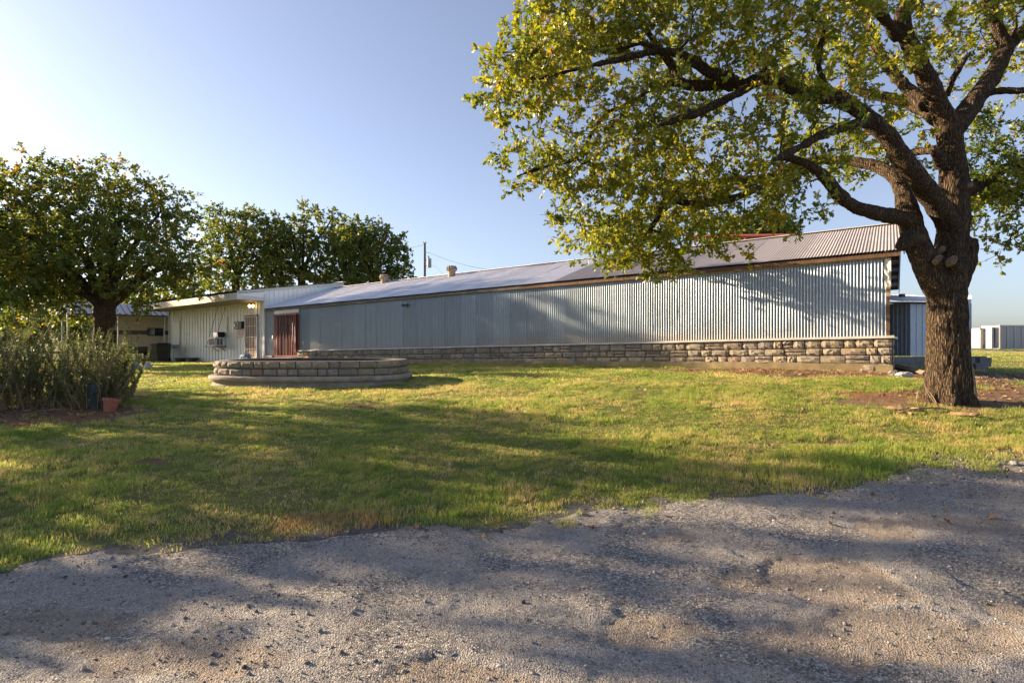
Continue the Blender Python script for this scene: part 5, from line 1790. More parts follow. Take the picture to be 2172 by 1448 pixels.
c = Vector(((202 - CX) / F * 9.75, 9.75, 0)); c.z = tz(c.x, c.y)
bb = thing('barrel_planter', c, 'faded blue barrel half hidden in the rosemary', 'barrel')
MB().lathe([(0.10, -0.03), (0.115, 0.12), (0.122, 0.25), (0.126, 0.40), (0.118, 0.42), (0.11, 0.38)], c, 20).obj('tub', M['barrel_blue'], bb)
MB().lathe([(0.117, 0.12), (0.126, 0.13), (0.126, 0.15), (0.12, 0.16)], c, 20).obj('hoop', M['barrel_blue'], bb)
MB().lathe([(0.112, 0.365), (0.02, 0.38)], c, 16).obj('soil', M['soil'], bb)
c = Vector(((232 - CX) / F * 9.5, 9.5, 0)); c.z = tz(c.x, c.y)
Mt = Matrix.Rotation(math.radians(9), 3, 'Y') @ Matrix.Rotation(math.radians(-6), 3, 'X')
tp = thing('terracotta_pot', c, 'terracotta flowerpot tilted on bare ground beside the blue barrel', 'flowerpot')
MB().lathe([(0.085, -0.02), (0.105, 0.10), (0.117, 0.165)], c, 22, Mt).obj('pot', M['terracotta'], tp)
MB().lathe([(0.119, 0.163), (0.136, 0.166), (0.139, 0.205), (0.126, 0.208), (0.115, 0.17)], c, 22, Mt).obj('rim', M['terracotta'], tp)
MB().lathe([(0.115, 0.18), (0.02, 0.186)], c, 16, Mt).obj('soil', M['soil'], tp)

# ------------------------------------------------------------------ carport, camper and what stands by them
CP0 = np.array((-25.05, 32.0)); CA = np.array((0.75, 0.66)); CA /= np.linalg.norm(CA); CB = np.array((-CA[1], CA[0]))


def K(a, b_, z):
    q = CP0 + CA * a + CB * b_
    return (q[0], q[1], z)


cz = tz(-22, 35)
carport = thing('carport', K(4, 2, cz), 'open steel carport with a ribbed sheet roof beside the house', 'carport')
EZ = EYE + 1.62; RZ_ = EZ + 0.72; CW = 4.7; CLEN = 9.5
k = 0; a = 0.0
while a < CLEN - 0.01:
    w = 0.95
    for (b0, z0, b1, z1) in ((-0.12, EZ - 0.02, CW / 2, RZ_), (CW + 0.12, EZ - 0.02, CW / 2, RZ_)):
        mb = MB()
        V = []
        pr = []
        for q in range(3):
            s0 = a + w * q / 3
            pr += [(s0, 0), (s0 + 0.215, 0), (s0 + 0.235, 0.075), (s0 + 0.295, 0.075)]
        pr.append((a + w, 0))
        V = [K(x, b0, z0 + dz) for x, dz in pr] + [K(x, b1, z1 + dz) for x, dz in pr]
        n = len(pr)
        mobj('roof_sheet', V, [[i, i + 1, n + i + 1, n + i] for i in range(n - 1)], M['carport_sheet'], carport)
    a += w; k += 1
MB().box(0, CLEN, -0.10, -0.04, EZ - 0.10, EZ - 0.03, K).obj('eave_rail', M['brown_stripe'], carport)
MB().box(0, CLEN, CW + 0.04, CW + 0.10, EZ - 0.10, EZ - 0.03, K).obj('eave_rail', M['brown_stripe'], carport)
for a in (0.05, 2.4, 4.75, 7.1, 9.4):
    for b_ in (0.0, CW):
        x, y, _ = K(a, b_, 0)
        MB().tube([K(a, b_, tz(x, y) - 0.1), K(a, b_, EZ - 0.35), K(a, b_ + (0.06 if b_ == 0 else -0.06), EZ - 0.05)], [0.04, 0.04, 0.055], 6).obj('post', M['steel'], carport)
    MB().tube([K(a, 0.05, EZ - 0.06), K(a, CW / 2, RZ_ - 0.06), K(a, CW - 0.05, EZ - 0.06)], 0.03, 5).obj('rafter', M['steel'], carport)
mobj('gable_sheet', [K(0.02, 0.0, EZ), K(0.02, CW, EZ), K(0.02, CW / 2, RZ_ - 0.02)], [[0, 1, 2]], M['cream'], carport)

camper = thing('camper_trailer', K(6, 2.2, cz), 'cream camper trailer with a brown stripe parked under the carport', 'camper')
TB, TT = cz + 0.62, cz + 2.78
b0, b1 = 1.15, 3.6
prof = [(2.15, TB + 0.05), (1.92, TB + 0.35), (1.98, TB + 1.0), (2.35, TT - 0.35), (2.8, TT - 0.02), (9.3, TT), (9.35, TB)]
V = [K(x, b0, z) for x, z in prof] + [K(x, b1, z) for x, z in prof]
n = len(prof)
mobj('body', V, [list(range(n)), list(range(n, 2 * n))[::-1]] + [[i, n + i, n + (i + 1) % n, (i + 1) % n] for i in range(n)], M['cream'], camper)
MB().box(2.06, 9.3, b0 - 0.012, b0, TB + 1.02, TB + 1.28, K).obj('stripe', M['brown_stripe'], camper)
MB().box(2.0, 9.3, b0 - 0.010, b0, TB - 0.02, TB + 0.28, K).obj('skirt_band', M['brown_stripe'], camper)
for q in range(5):
    zz = TB + 1.40 + 0.14 * q
    MB().box(2.6, 9.3, b0 - 0.006, b0, zz, zz + 0.012, K).obj('seam', M['container_post'], camper)


def cwin(a0, a1, z0, z1):
    w = bpy.data.objects.new('window', None); COL.objects.link(w); w.parent = camper
    MB().box(a0, a1, b0 - 0.035, b0 - 0.013, z0, z1, K).obj('frame', M['black_plastic'], w)
    MB().box(a0 + 0.05, a1 - 0.05, b0 - 0.043, b0 - 0.035, z0 + 0.05, z1 - 0.05, K).obj('pane', M['dark_glass'], w)


cwin(4.05, 4.95, TB + 0.95, TB + 1.45)
cwin(6.95, 8.0, TB + 0.95, TB + 1.55)
cd = bpy.data.objects.new('door', None); COL.objects.link(cd); cd.parent = camper
MB().box(6.25, 6.32, b0 - 0.03, b0 - 0.012, TB + 0.02, TB + 1.95, K).box(6.25, 8.2, b0 - 0.03, b0 - 0.012, TB + 1.86, TB + 1.95, K).obj('frame', M['black_plastic'], cd)
MB().box(6.36, 6.42, b0 - 0.05, b0 - 0.02, TB + 0.05, TB + 1.70, K).obj('grab_rail', M['white_paint'], cd)
for a in (4.2, 5.15):
    x, y, _ = K(a, b0 + 0.2, 0)
    MB().lathe([(0.12, -0.1), (0.33, -0.1), (0.33, 0.1), (0.12, 0.1)], K(a, b0 + 0.22, cz + 0.34), 18, Matrix.Rotation(math.atan2(CA[1], CA[0]), 3, 'Z') @ Matrix.Rotation(math.radians(90), 3, 'X')).obj('wheel', M['tyre'], camper)
MB().box(2.3, 9.2, b0 + 0.12, b1 - 0.1, cz + 0.45, TB, K).obj('chassis', M['dark_metal'], camper)


def bin_(x, Y, w, h, label, mat, rot):
    X = (x - CX) / F * Y
    z = max(tz(X, Y), -9)
    c = Vector((X, Y, z))
    t_ = thing('wheeled_bin', c, label, 'bin', 'bins by the house corner')
    R_ = Matrix.Rotation(rot, 3, 'Z')
    def f(x, y, z): 
        q = R_ @ Vector((x, y, z)); return (c.x + q.x, c.y + q.y, c.z + q.z)
    k = 0.78
    MB().hexa([f(-w / 2 * k, -w / 2 * k, 0.04), f(w / 2 * k, -w / 2 * k, 0.04), f(w / 2 * k, w / 2 * k, 0.04), f(-w / 2 * k, w / 2 * k, 0.04),
               f(-w / 2, -w / 2, h), f(w / 2, -w / 2, h), f(w / 2, w / 2, h), f(-w / 2, w / 2, h)]).obj('body', mat, t_)
    MB().hexa([f(-w / 2 - .03, -w / 2 - .04, h), f(w / 2 + .03, -w / 2 - .04, h), f(w / 2 + .03, w / 2 + .05, h), f(-w / 2 - .03, w / 2 + .05, h),
               f(-w / 2 + .06, -w / 2 + .05, h + .09), f(w / 2 - .06, -w / 2 + .05, h + .09), f(w / 2 - .06, w / 2, h + .09), f(-w / 2 + .06, w / 2, h + .09)]).obj('lid', mat, t_)
    MB().tube([f(-w / 2, w / 2 + .09, h - .03), f(w / 2, w / 2 + .09, h - .03)], 0.018, 6).obj('handle', mat, t_)
    for s in (-1, 1):
        MB().lathe([(0.02, -0.03), (0.13, -0.03), (0.13, 0.03), (0.02, 0.03)], f(s * w * .40, w / 2 * .86, 0.13), 14, R_ @ Matrix.Rotation(math.radians(90), 3, 'Y')).obj('wheel', M['tyre'], t_)
    return t_


bin_(347.5, 33.0, 0.62, 1.02, 'black wheeled bin at the left corner of the house', M['black_plastic'], 0.35)
bin_(331, 33.6, 0.50, 0.98, 'grey wheeled bin tucked behind the black bin', M['grey_plastic'], 0.35)
# wooden step and silver bag under the camper door
c = px(313, 768, 34.2); c.z = tz(c.x, c.y)
ws = thing('wooden_steps', c, 'small wooden steps below the camper door', 'steps')
for q, (dy, z0) in enumerate(((0.0, 0.16), (0.25, 0.34))):
    MB().box(-0.33, 0.33, -0.15 + dy, 0.14 + dy, z0, z0 + 0.045, lambda x, y, z: (c.x + x, c.y + y, c.z + z)).obj('tread', M['tan_wood'], ws)
for s in (-1, 1):
    MB().hexa([(c.x + s * .30 - .02, c.y - .12, c.z - .05), (c.x + s * .30 + .02, c.y - .12, c.z - .05), (c.x + s * .30 + .02, c.y + .4, c.z - .05), (c.x + s * .30 - .02, c.y + .4, c.z - .05),
               (c.x + s * .30 - .02, c.y - .12, c.z + .15), (c.x + s * .30 + .02, c.y - .12, c.z + .15), (c.x + s * .30 + .02, c.y + .4, c.z + .33), (c.x + s * .30 - .02, c.y + .4, c.z + .33)]).obj('stringer', M['brown_wood'], ws)


def lump(name, c, rx, ry, rz, mat, label, cat, seed, amp=0.2, nu=14, nv=8, group=None, low=0.0):
    r = np.random.default_rng(seed)
    V = []; Fc = []
    for j in range(nv + 1):
        ph = math.pi * j / nv
        for i in range(nu):
            a = 2 * math.pi * i / nu
            k = 1 + r.normal(0, amp)
            V.append((c[0] + rx * math.cos(a) * math.sin(ph) * k, c[1] + ry * math.sin(a) * math.sin(ph) * k, c[2] + rz * (1 - low) - rz * math.cos(ph) * (1 if j in (0, nv) else k)))
    for j in range(nv):
        for i in range(nu):
            i2 = (i + 1) % nu
            Fc.append([j * nu + i, j * nu + i2, (j + 1) * nu + i2, (j + 1) * nu + i])
    return mobj(name, V, Fc, mat, None, label=label, cat=cat, group=group, loc=c)


c = px(293, 768, 34.0); c.z = tz(c.x, c.y)
lump('silver_bag', c, 0.20, 0.16, 0.17, M['silver'], 'crumpled silver bag beside the wooden steps', 'bag', 4, 0.18)
# two pale wedge blocks on the lawn
for (xx, yy, lab, sc_) in ((287, 785, 'pale grey wedge-shaped block on the lawn, left of two below the bins', 1.15), (312, 784, 'pale grey wedge-shaped block on the lawn, right of two below the bins', 1.0)):
    Y = 23.5; X = (xx - CX) / F * Y; z = tz(X, Y)
    w = 0.20 * sc_
    mb = MB().hexa([(X - w, Y - .12, z - .03), (X + w * .8, Y - .15, z - .03), (X + w, Y + .15, z - .03), (X - w * .9, Y + .14, z - .03),
                    (X - w * .35, Y - .05, z + .24 * sc_), (X + w * .25, Y - .06, z + .26 * sc_), (X + w * .3, Y + .07, z + .25 * sc_), (X - w * .3, Y + .06, z + .23 * sc_)])
    mb.obj('wedge_block', M['pale_concrete'], None, label=lab, cat='block', group='wedge blocks on the lawn')

# ------------------------------------------------------------------ utility pole with transformer
c = px(901, 724, 62); c.z = tz(c.x, c.y)
up = thing('utility_pole', c, 'wooden utility pole with a grey transformer behind the shed roof', 'utility pole')
top = EYE + (CY - 515) / F * 62
MB().tube([c - Vector((0, 0, .5)), Vector((c.x, c.y, top))], [0.17, 0.115], 10).obj('pole', M['pole_wood'], up)
zt = EYE + (CY - 558) / F * 62
MB().lathe([(0.05, -0.52), (0.22, -0.5), (0.24, -0.45), (0.24, 0.42), (0.22, 0.47), (0.05, 0.5)], (c.x + 0.5, c.y - 0.1, zt), 14).obj('transformer', M['transformer'], up)
MB().tube([(c.x, c.y, zt + .3), (c.x + .5, c.y - .1, zt + .3)], 0.04, 5).tube([(c.x, c.y, zt - .3), (c.x + .5, c.y - .1, zt - .3)], 0.04, 5).obj('bracket', M['steel'], up)
MB().lathe([(0.06, 0), (0.08, .06), (0.05, .12), (0.07, .18), (0.03, .3)], (c.x + .45, c.y - .1, zt + .5), 8).obj('bushing', M['vent_metal'], up)
for s in (-.12, .12):
    MB().lathe([(0.05, 0), (0.06, .06), (0.03, .1), (0.05, .14), (0.02, .2)], (c.x + s, c.y, top - .05), 8).obj('insulator', M['vent_metal'], up)
MB().tube([(c.x + .05, c.y, top - 1.0), (c.x + .65, c.y, top - 1.15)], 0.02, 5).obj('arm', M['steel'], up)
for (p0, p1, sag) in (((c.x + .65, c.y, top - 1.15), tuple(px(1180, 575, 50)), 0.8), ((c.x, c.y, top - .2), tuple(px(560, 530, 78)), 1.2), ((c.x + .6, c.y - .2, zt - .3), tuple(px(940, 583, 55)), -0.3)):
    pts = []
    for i in range(13):
        s = i / 12; q = Vector(p0).lerp(Vector(p1), s); q.z -= sag * 4 * s * (1 - s); pts.append(q)
    MB().tube(pts, 0.014, 4).obj('cable', M['wire'], up)

# red steel beam frame behind the shed
rb = thing('steel_frame', px(1600, 724, 27), 'rust-red steel beam on posts showing above the shed ridge', 'frame')
a_, b_ = px(1470, 502, 28.5), px(1690, 500, 26.5)
rb.location.z = tz(rb.location.x, rb.location.y)
MB().tube([a_, b_], 0.10, 4).obj('beam', M['rust_red'], rb)
for f in (0.02, 0.52, 0.98):
    q = a_.lerp(b_, f)
    MB().tube([Vector((q.x, q.y, tz(q.x, q.y) - .1)), Vector((q.x, q.y, q.z - 0.06))], 0.06, 6).obj('post', M['rust_red'], rb)

# ------------------------------------------------------------------ blue-grey shed on blocks, right
SY = 20.0
s_l, s_c, s_r = px(1860, 724, 21.4), px(1931, 724, SY), px(2060, 724, SY + 0.6)
gz = tz(s_c.x, s_c.y)
bs = thing('block_shed', (s_c.x + 1, s_c.y + 1, gz), 'blue-grey sheet metal shed raised on cinder blocks behind the oak trunk', 'shed')
zb = EYE + (CY - 755) / F * SY; zt = EYE + (CY - 641) / F * SY
d1 = Vector((s_r.x - s_c.x, s_r.y - s_c.y, 0)); d2 = Vector((s_l.x - s_c.x, s_l.y - s_c.y, 0))
back = Vector((-d1.y, d1.x, 0)).normalized()
def face(p0, d, n, mat):
    L_ = d.length; u = d.normalized(); nv = Vector((u.y, -u.x, 0))
    if nv.y > 0: nv = -nv
    w = L_ / n
    for k in range(n):
        pr = [(0, 0), (w * .44, 0), (w * .47, 0.018), (w * .53, 0.018), (w * .56, 0), (w * .93, 0), (w * .95, 0.02), (w * .99, 0.02), (w, 0)]
        V = []
        for z in (zb, zt):
            for (x, o_) in pr:
                q = p0 + u * (k * w + x) + nv * (o_ + 0.002 * (k % 2)); V.append((q.x, q.y, z))
        m_ = len(pr)
        mobj('wall_sheet', V, [[i, i + 1, m_ + i + 1, m_ + i] for i in range(m_ - 1)], mat, bs)
face(Vector((s_c.x, s_c.y, 0)), d1, 5, M['shed_blue'])
face(Vector((s_c.x, s_c.y, 0)), d2, 4, M['shed_blue'])
q0 = Vector((s_r.x, s_r.y, 0)); q1 = q0 + back * 2.6
mobj('side_wall', [(q0.x, q0.y, zb), (q1.x, q1.y, zb), (q1.x, q1.y, zt + .1), (q0.x, q0.y, zt + .3)], [[0, 1, 2, 3]], M['shed_blue'], bs)
# corrugated lean roof
e0 = Vector((s_l.x, s_l.y, zt + .03)) + Vector((-.2, -.25, 0)); e1 = Vector((s_r.x - .45, s_r.y - .22, zt + .03)); 
ec = Vector((s_c.x, s_c.y - .25, zt + .02))
V = []; n = 96
for s in (0, 1):
    for i in range(n + 1):
        f = i / n
        q = e0.lerp(e1, f) ; q.y = min(q.y, ec.y + abs(q.x - ec.x) * .12)
        V.append((q.x + s * back.x * 2.4, q.y + s * 2.4, q.z + s * 0.42 + 0.014 * math.cos(2 * math.pi * i / 6)))
mobj('roof_sheet', V, [[i, i + 1, n + 2 + i, n + 1 + i] for i in range(n)], M['roof_metal'], bs, smooth=True)
MB().box(1.4, 1.55, 1.2, 1.35, 0, 0.14, lambda x, y, z: (s_c.x + x - .9, s_c.y + y, zt + .26 + z)).obj('vent_pipe', M['dark_metal'], bs)
MB().tube([ec + Vector((-1.2, .14, -.04)), ec + Vector((0.02, .14, -.04)), e1 + Vector((0, .18, -.04))], 0.03, 4).obj('eave_trim', M['brown_wood'], bs)
# block courses
rb2 = random.Random(8)
u1 = d1.normalized()
for row in range(3):
    for k in range(-3, 9):
        st = -0.2 + 0.405 * k + (0.2 if row % 2 else 0)
        if row == 2 and k > 7: continue
        p0 = Vector((s_c.x, s_c.y, 0)) + u1 * st + Vector((0, 0.02, 0))
        p1 = p0 + u1 * 0.395; bk = back * 0.19
        z1 = zb - 0.025 - 0.2 * row; z0 = z1 - 0.192
        MB().hexa([(p0.x, p0.y, z0), (p1.x, p1.y, z0), (p1.x + bk.x, p1.y + bk.y, z0), (p0.x + bk.x, p0.y + bk.y, z0),
                   (p0.x, p0.y, z1), (p1.x, p1.y, z1), (p1.x + bk.x, p1.y + bk.y, z1), (p0.x + bk.x, p0.y + bk.y, z1)]).obj('block', M['block'], bs)
# a pair of loose blocks at its right corner
for (xx, yy, Y, lab) in ((2086, 758, 19.4, 'loose cinder block on top beside the raised shed'), (2078, 771, 19.2, 'loose cinder block on the ground beside the raised shed')):
    q = px(xx, yy, Y)
    MB().box(-0.2, 0.2, -0.1, 0.1, -0.19 if yy < 765 else -0.24, 0.0, lambda x, y, z: (q.x + x, q.y + y, q.z + z)).obj('cinder_block', M['block'], None, label=lab, cat='block')
# grey plank leaning in the gap beside the stone base
p0, p1 = px(1900, 777, 15.0), px(1962, 792, 13.8)
MB().tube([p0, p1], 0.07, 4).obj('old_plank', M['grey_wood'], None, label='weathered plank sloping to the ground beside the stone base', cat='plank')

# ------------------------------------------------------------------ containers, cars, road on the right horizon
FY = 63.0
fz = EYE + (CY - 740.5) / F * FY
ct = thing('container', px(2150, 740, FY), 'long grey shipping container with tan upright posts on the right horizon', 'container', 'containers by the far road')
x0, x1 = px(2119, 0, FY).x, px(2300, 0, FY).x
zt = EYE + (CY - 690) / F * FY
MB().box(x0, x1, FY, FY + 2.4, fz + .05, zt, None).obj('body', M['container_grey'], ct)
k = 0
while x0 + 0.05 + k * 0.81 < x1:
    xx = x0 + 0.05 + k * 0.81
    MB().box(xx, xx + 0.14, FY - 0.06, FY, fz + .05, zt - .06, None).obj('post', M['container_post'], ct); k += 1
MB().box(x0, x1, FY - 0.08, FY, zt - 0.06, zt + .04, None).obj('top_rail', M['steel'], ct)
for (xa, xb, y0, lab, dep) in ((2112.5, 2118.5, 694, 'open white container door standing beside the long grey container', 1.2), (2104, 2111, 693, 'open white container door beside the roll-up unit', 2.2)):
    a_, b_ = px(xa, y0, FY - dep), px(xb, y0, FY - .1)
    dn = Vector((b_.x - a_.x, b_.y - a_.y, 0)); nn = Vector((-dn.y, dn.x, 0)).normalized() * .06
    d_ = bpy.data.objects.new('door', None); COL.objects.link(d_); d_.parent = ct; d_['label'] = lab
    MB().hexa([(a_.x, a_.y, fz + .1), (b_.x, b_.y, fz + .1), (b_.x + nn.x, b_.y + nn.y, fz + .1), (a_.x + nn.x, a_.y + nn.y, fz + .1), (a_.x, a_.y, a_.z), (b_.x, b_.y, a_.z), (b_.x + nn.x, b_.y + nn.y, a_.z), (a_.x + nn.x, a_.y + nn.y, a_.z)]).obj('leaf', M['dull_white'], d_)
    for f in (.25, .75):
        q = a_.lerp(b_, f) - nn * .6
        MB().tube([(q.x, q.y, fz + .12), (q.x, q.y, a_.z - .05)], .03, 5).obj('lock_rod', M['steel'], d_)
cu = thing('container', px(2092, 740, FY + 2), 'short white storage unit with a roll-up door and blue foot panel', 'container', 'containers by the far road')
x0, x1 = px(2078, 0, FY + 2).x, px(2110, 0, FY + 2).x
z2 = EYE + (CY - 696) / F * (FY + 2); zf = EYE + (CY - 738.5) / F * (FY + 2)
MB().box(x0, x1, FY + 2, FY + 5, zf, z2, None).obj('body', M['dull_white'], cu)
MB().box(x0, x0 + .14, FY + 1.92, FY + 2, zf, z2, None).box(x0, x1, FY + 1.92, FY + 2, z2 - .1, z2 + .03, None).obj('frame', M['container_post'], cu)
for k in range(8):
    MB().box(x0 + .4, x1 - .1, FY + 1.96, FY + 1.995, zf + .5 + k * .2, zf + .5 + k * .2 + .185, None).obj('door_slat', M['dull_white'], cu)
MB().box(x0 + .4, x1 - .1, FY + 1.95, FY + 1.99, zf + .02, zf + .45, None).obj('foot_panel', M['blue_paint'], cu)


def car(x, Y, mat, label, L_=4.3):
    c = px(x, 739, Y); z = EYE + (CY - 738.5) / F * Y
    t_ = thing('parked_car', (c.x, c.y, z), label, 'car', 'cars by the far road')
    pr = [(-L_ / 2, .35), (-L_ / 2, .75), (-L_ * .28, .9), (L_ * .5, .85), (L_ / 2, .4)]
    V = [(c.x + a, Y + s, z + b_) for s in (-.85, .85) for a, b_ in pr]; n = len(pr)
    mobj('body', V, [list(range(n))[::-1], list(range(n, 2 * n))] + [[i, (i + 1) % n, n + (i + 1) % n, n + i] for i in range(n)], mat, t_)
    pr = [(-L_ * .28, .9), (-L_ * .12, 1.4), (L_ * .22, 1.42), (L_ * .38, .88)]
    V = [(c.x + a, Y + s, z + b_) for s in (-.7, .7) for a, b_ in pr]; n = len(pr)
    mobj('cabin', V, [list(range(n))[::-1], list(range(n, 2 * n))] + [[i, (i + 1) % n, n + (i + 1) % n, n + i] for i in range(n)], M['dark_glass'], t_)
    for a in (-L_ * .32, L_ * .32):
        MB().lathe([(.1, -.1), (.32, -.1), (.32, .1), (.1, .1)], (c.x + a, Y - .8, z + .32), 14, Matrix.Rotation(math.radians(90), 3, 'X')).obj('wheel', M['tyre'], t_)


car(2073, 100, M['car_red'], 'small red car far off beside the white storage unit')
car(2069, 78, M['car_blue'], 'small pale blue car far off in front of the red one', 3.6)
fr = [px(1990, 0, 61), px(2500, 0, 47), px(2500, 0, 58), px(1990, 0, 72)]
nx_ = 40
V = []
for s in (0, 1):
    for i in range(nx_ + 1):
        f = i / nx_
        x = 34 + (110 - 34) * f; y = 58 + (2 if s else -2.6) - 0.18 * (x - 34) + s * 3
        V.append((x, y, tz(x, y) + 0.03))
mobj('far_road', V, [[i, i + 1, nx_ + 2 + i, nx_ + 1 + i] for i in range(nx_)], M['concrete'], None, kind='structure')

# ------------------------------------------------------------------ scatter: grass, pebbles, litter (uncountable)
SRC = bpy.data.collections.new('scatter_sources')


def source(name, V, Fc, mat, sub):
    me = np_mesh(name, np.array(V), Fc)
    me.materials.append(mat)
    o = bpy.data.objects.new(name, me)
    sub.objects.link(o)
    return o


def scatter(name, label, cat, P, rot, scl, idx, sub, **kw):
    me = bpy.data.meshes.new(name)
    me.vertices.add(len(P)); me.vertices.foreach_set('co', P.astype(np.float32).ravel())
    a = me.attributes.new('rot', 'FLOAT_VECTOR', 'POINT'); a.data.foreach_set('vector', rot.astype(np.float32).ravel())
    a = me.attributes.new('scl', 'FLOAT_VECTOR', 'POINT'); a.data.foreach_set('vector', scl.astype(np.float32).ravel())
    a = me.attributes.new('idx', 'INT', 'POINT'); a.data.foreach_set('value', idx.astype(np.int32))
    o = bpy.data.objects.new(name, me); COL.objects.link(o)
    setp(o, label, cat, None, 'stuff')
    ng = bpy.data.node_groups.new(name, 'GeometryNodeTree')
    ng.interface.new_socket('Geometry', in_out='INPUT', socket_type='NodeSocketGeometry')
    ng.interface.new_socket('Geometry', in_out='OUTPUT', socket_type='NodeSocketGeometry')
    gi = ng.nodes.new('NodeGroupInput'); go = ng.nodes.new('NodeGroupOutput')
    ip = ng.nodes.new('GeometryNodeInstanceOnPoints')
    ci = ng.nodes.new('GeometryNodeCollectionInfo')
    ci.inputs['Collection'].default_value = sub
    ci.inputs['Separate Children'].default_value = True
    ci.inputs['Reset Children'].default_value = True
    def attr(n_, t_):
        q = ng.nodes.new('GeometryNodeInputNamedAttribute'); q.data_type = t_; q.inputs['Name'].default_value = n_
        return q.outputs['Attribute']
    er = ng.nodes.new('FunctionNodeEulerToRotation')
    ng.links.new(attr('rot', 'FLOAT_VECTOR'), er.inputs[0])
    ng.links.new(gi.outputs[0], ip.inputs['Points'])
    ng.links.new(ci.outputs[0], ip.inputs['Instance'])
    ip.inputs['Pick Instance'].default_value = True
    ng.links.new(attr('idx', 'INT'), ip.inputs['Instance Index'])
    ng.links.new(er.outputs[0], ip.inputs['Rotation'])
    ng.links.new(attr('scl', 'FLOAT_VECTOR'), ip.inputs['Scale'])
    ng.links.new(ip.outputs[0], go.inputs[0])
    o.modifiers.new('scatter', 'NODES').node_group = ng
    return o


def tuft(seed, n, rad, h0, h1, w, flop=0.6):
    r = np.random.default_rng(seed)
    V = []; Fc = []
    for k in range(n):
        a = r.uniform(0, 2 * math.pi); q = rad * math.sqrt(r.random())
        bx, by = q * math.cos(a), q * math.sin(a)
        h = r.uniform(h0, h1); b2 = r.uniform(0, 2 * math.pi); fl = r.uniform(0.1, flop) * h * 1.3
        dx, dy = math.cos(b2), math.sin(b2)
        px_, py_ = -dy * w / 2 * r.uniform(.7, 1.3), dx * w / 2 * r.uniform(.7, 1.3)
        i = len(V)
        m = (bx + dx * fl * .35, by + dy * fl * .35, h * .62); t_ = (bx + dx * fl, by + dy * fl, h * r.uniform(.75, 1.0))
        V += [(bx - px_, by - py_, -0.01), (bx + px_, by + py_, -0.01), (m[0] + px_ * .8, m[1] + py_ * .8, m[2]), (m[0] - px_ * .8, m[1] - py_ * .8, m[2]), t_]
        Fc += [[i, i + 1, i + 2, i + 3], [i + 3, i + 2, i + 4]]
    return V, Fc


sub = bpy.data.collections.new('grass_tufts')
for k in range(6):
    V, Fc = tuft(k, 40, 0.085, 0.014, 0.048, 0.004, 1.1); source('tuft_a%d' % k, V, Fc, M['grass'], sub)
for k in range(4):
    V, Fc = tuft(20 + k, 34, 0.17, 0.018, 0.05, 0.010, 1.0); source('tuft_b%d' % k, V, Fc, M['grass'], sub)


def in_planter(x, y, m_=0.12):
    return (np.abs((x - pc[0]) / (AX + m_)) ** 3.0 + np.abs((y - pc[1]) / (AY + m_)) ** 3.0) < 1


gr = np.random.default_rng(12)
GP = []; GI = []; GS = []
for (y0, y1, dens, lo, hi, kind, sc0) in ((1.4, 8.0, 210, -11.5, 11.5, 0, 1.0), (8.0, 13.0, 125, -16, 15, 0, 1.1), (13.0, 20.0, 55, -18, 12, 1, 0.95), (20, 35, 30, -30, 4, 1, 1.1), (18, 70, 5, 10, 62, 1, 1.6)):
    n = int((y1 - y0) * (hi - lo) * dens)
    x = gr.uniform(lo, hi, n); y = gr.uniform(y0, y1, n)
    keep = (np.abs(x) < y * 1.0 + 3.0)
    x, y = x[keep], y[keep]
    sd = road_sd(x, y); dm = dirt_mask(x, y)
    t_, u_ = to_tu(x, y)
    pr = np.ones(len(x))
    shn = fbm(x * 3.5, y * 3.5, 205, 4)
    pr *= 1 - sstep(-0.55, 0.22, sd + (shn - 0.5) * 1.5) * 0.985
    pr *= np.where((sd > -0.6), 1, 1 - 0.96 * sstep(0.35, 0.62, dm))
    pr *= np.where((t_ > -0.2) & (t_ < 37) & (u_ > -0.15) & (u_ < 11), 0, 1)
    pr *= np.where((t_ > 23.3) & (t_ < 36.6) & (u_ > -1.2), 0, 1)
    pr *= np.where(in_planter(x, y), 0, 1)
    pr *= np.where((x > 33) & (np.abs(y - (59.2 - 0.18 * (x - 34))) < 4.2), 0, 1)
    pr *= 0.55 + 0.45 * sstep(0.3, 0.55, fbm(x * 1.6, y * 1.6, 201, 3))
    k = gr.random(len(x)) < pr
    x, y = x[k], y[k]
    GP.append(np.stack([x, y, ground_z(x, y) - 0.004], 1))
    GI.append(gr.integers(0, 6, len(x)) if kind == 0 else gr.integers(6, 10, len(x)))
    tall = 0.62 + 0.85 * sstep(0.38, 0.7, fbm(x * 0.9, y * 0.9, 203, 4))
    # tall unmown fringe along the road
    s2 = road_sd(x, y)
    tall = tall * (1 + 0.45 * sstep(-1.2, -0.5, s2) - 0.55 * sstep(-0.4, 0.05, s2))
    s_ = sc0 * gr.uniform(0.75, 1.25, len(x))
    GS.append(np.stack([s_, s_, s_ * tall], 1))
GP = np.concatenate(GP); GI = np.concatenate(GI); GS = np.concatenate(GS)
rot = np.stack([gr.normal(0, .12, len(GP)), gr.normal(0, .12, len(GP)), gr.uniform(0, 6.283, len(GP))], 1)
scatter('lawn_grass', 'patchy short green lawn grass going straw-coloured in places', 'grass', GP, rot, GS, GI, sub)

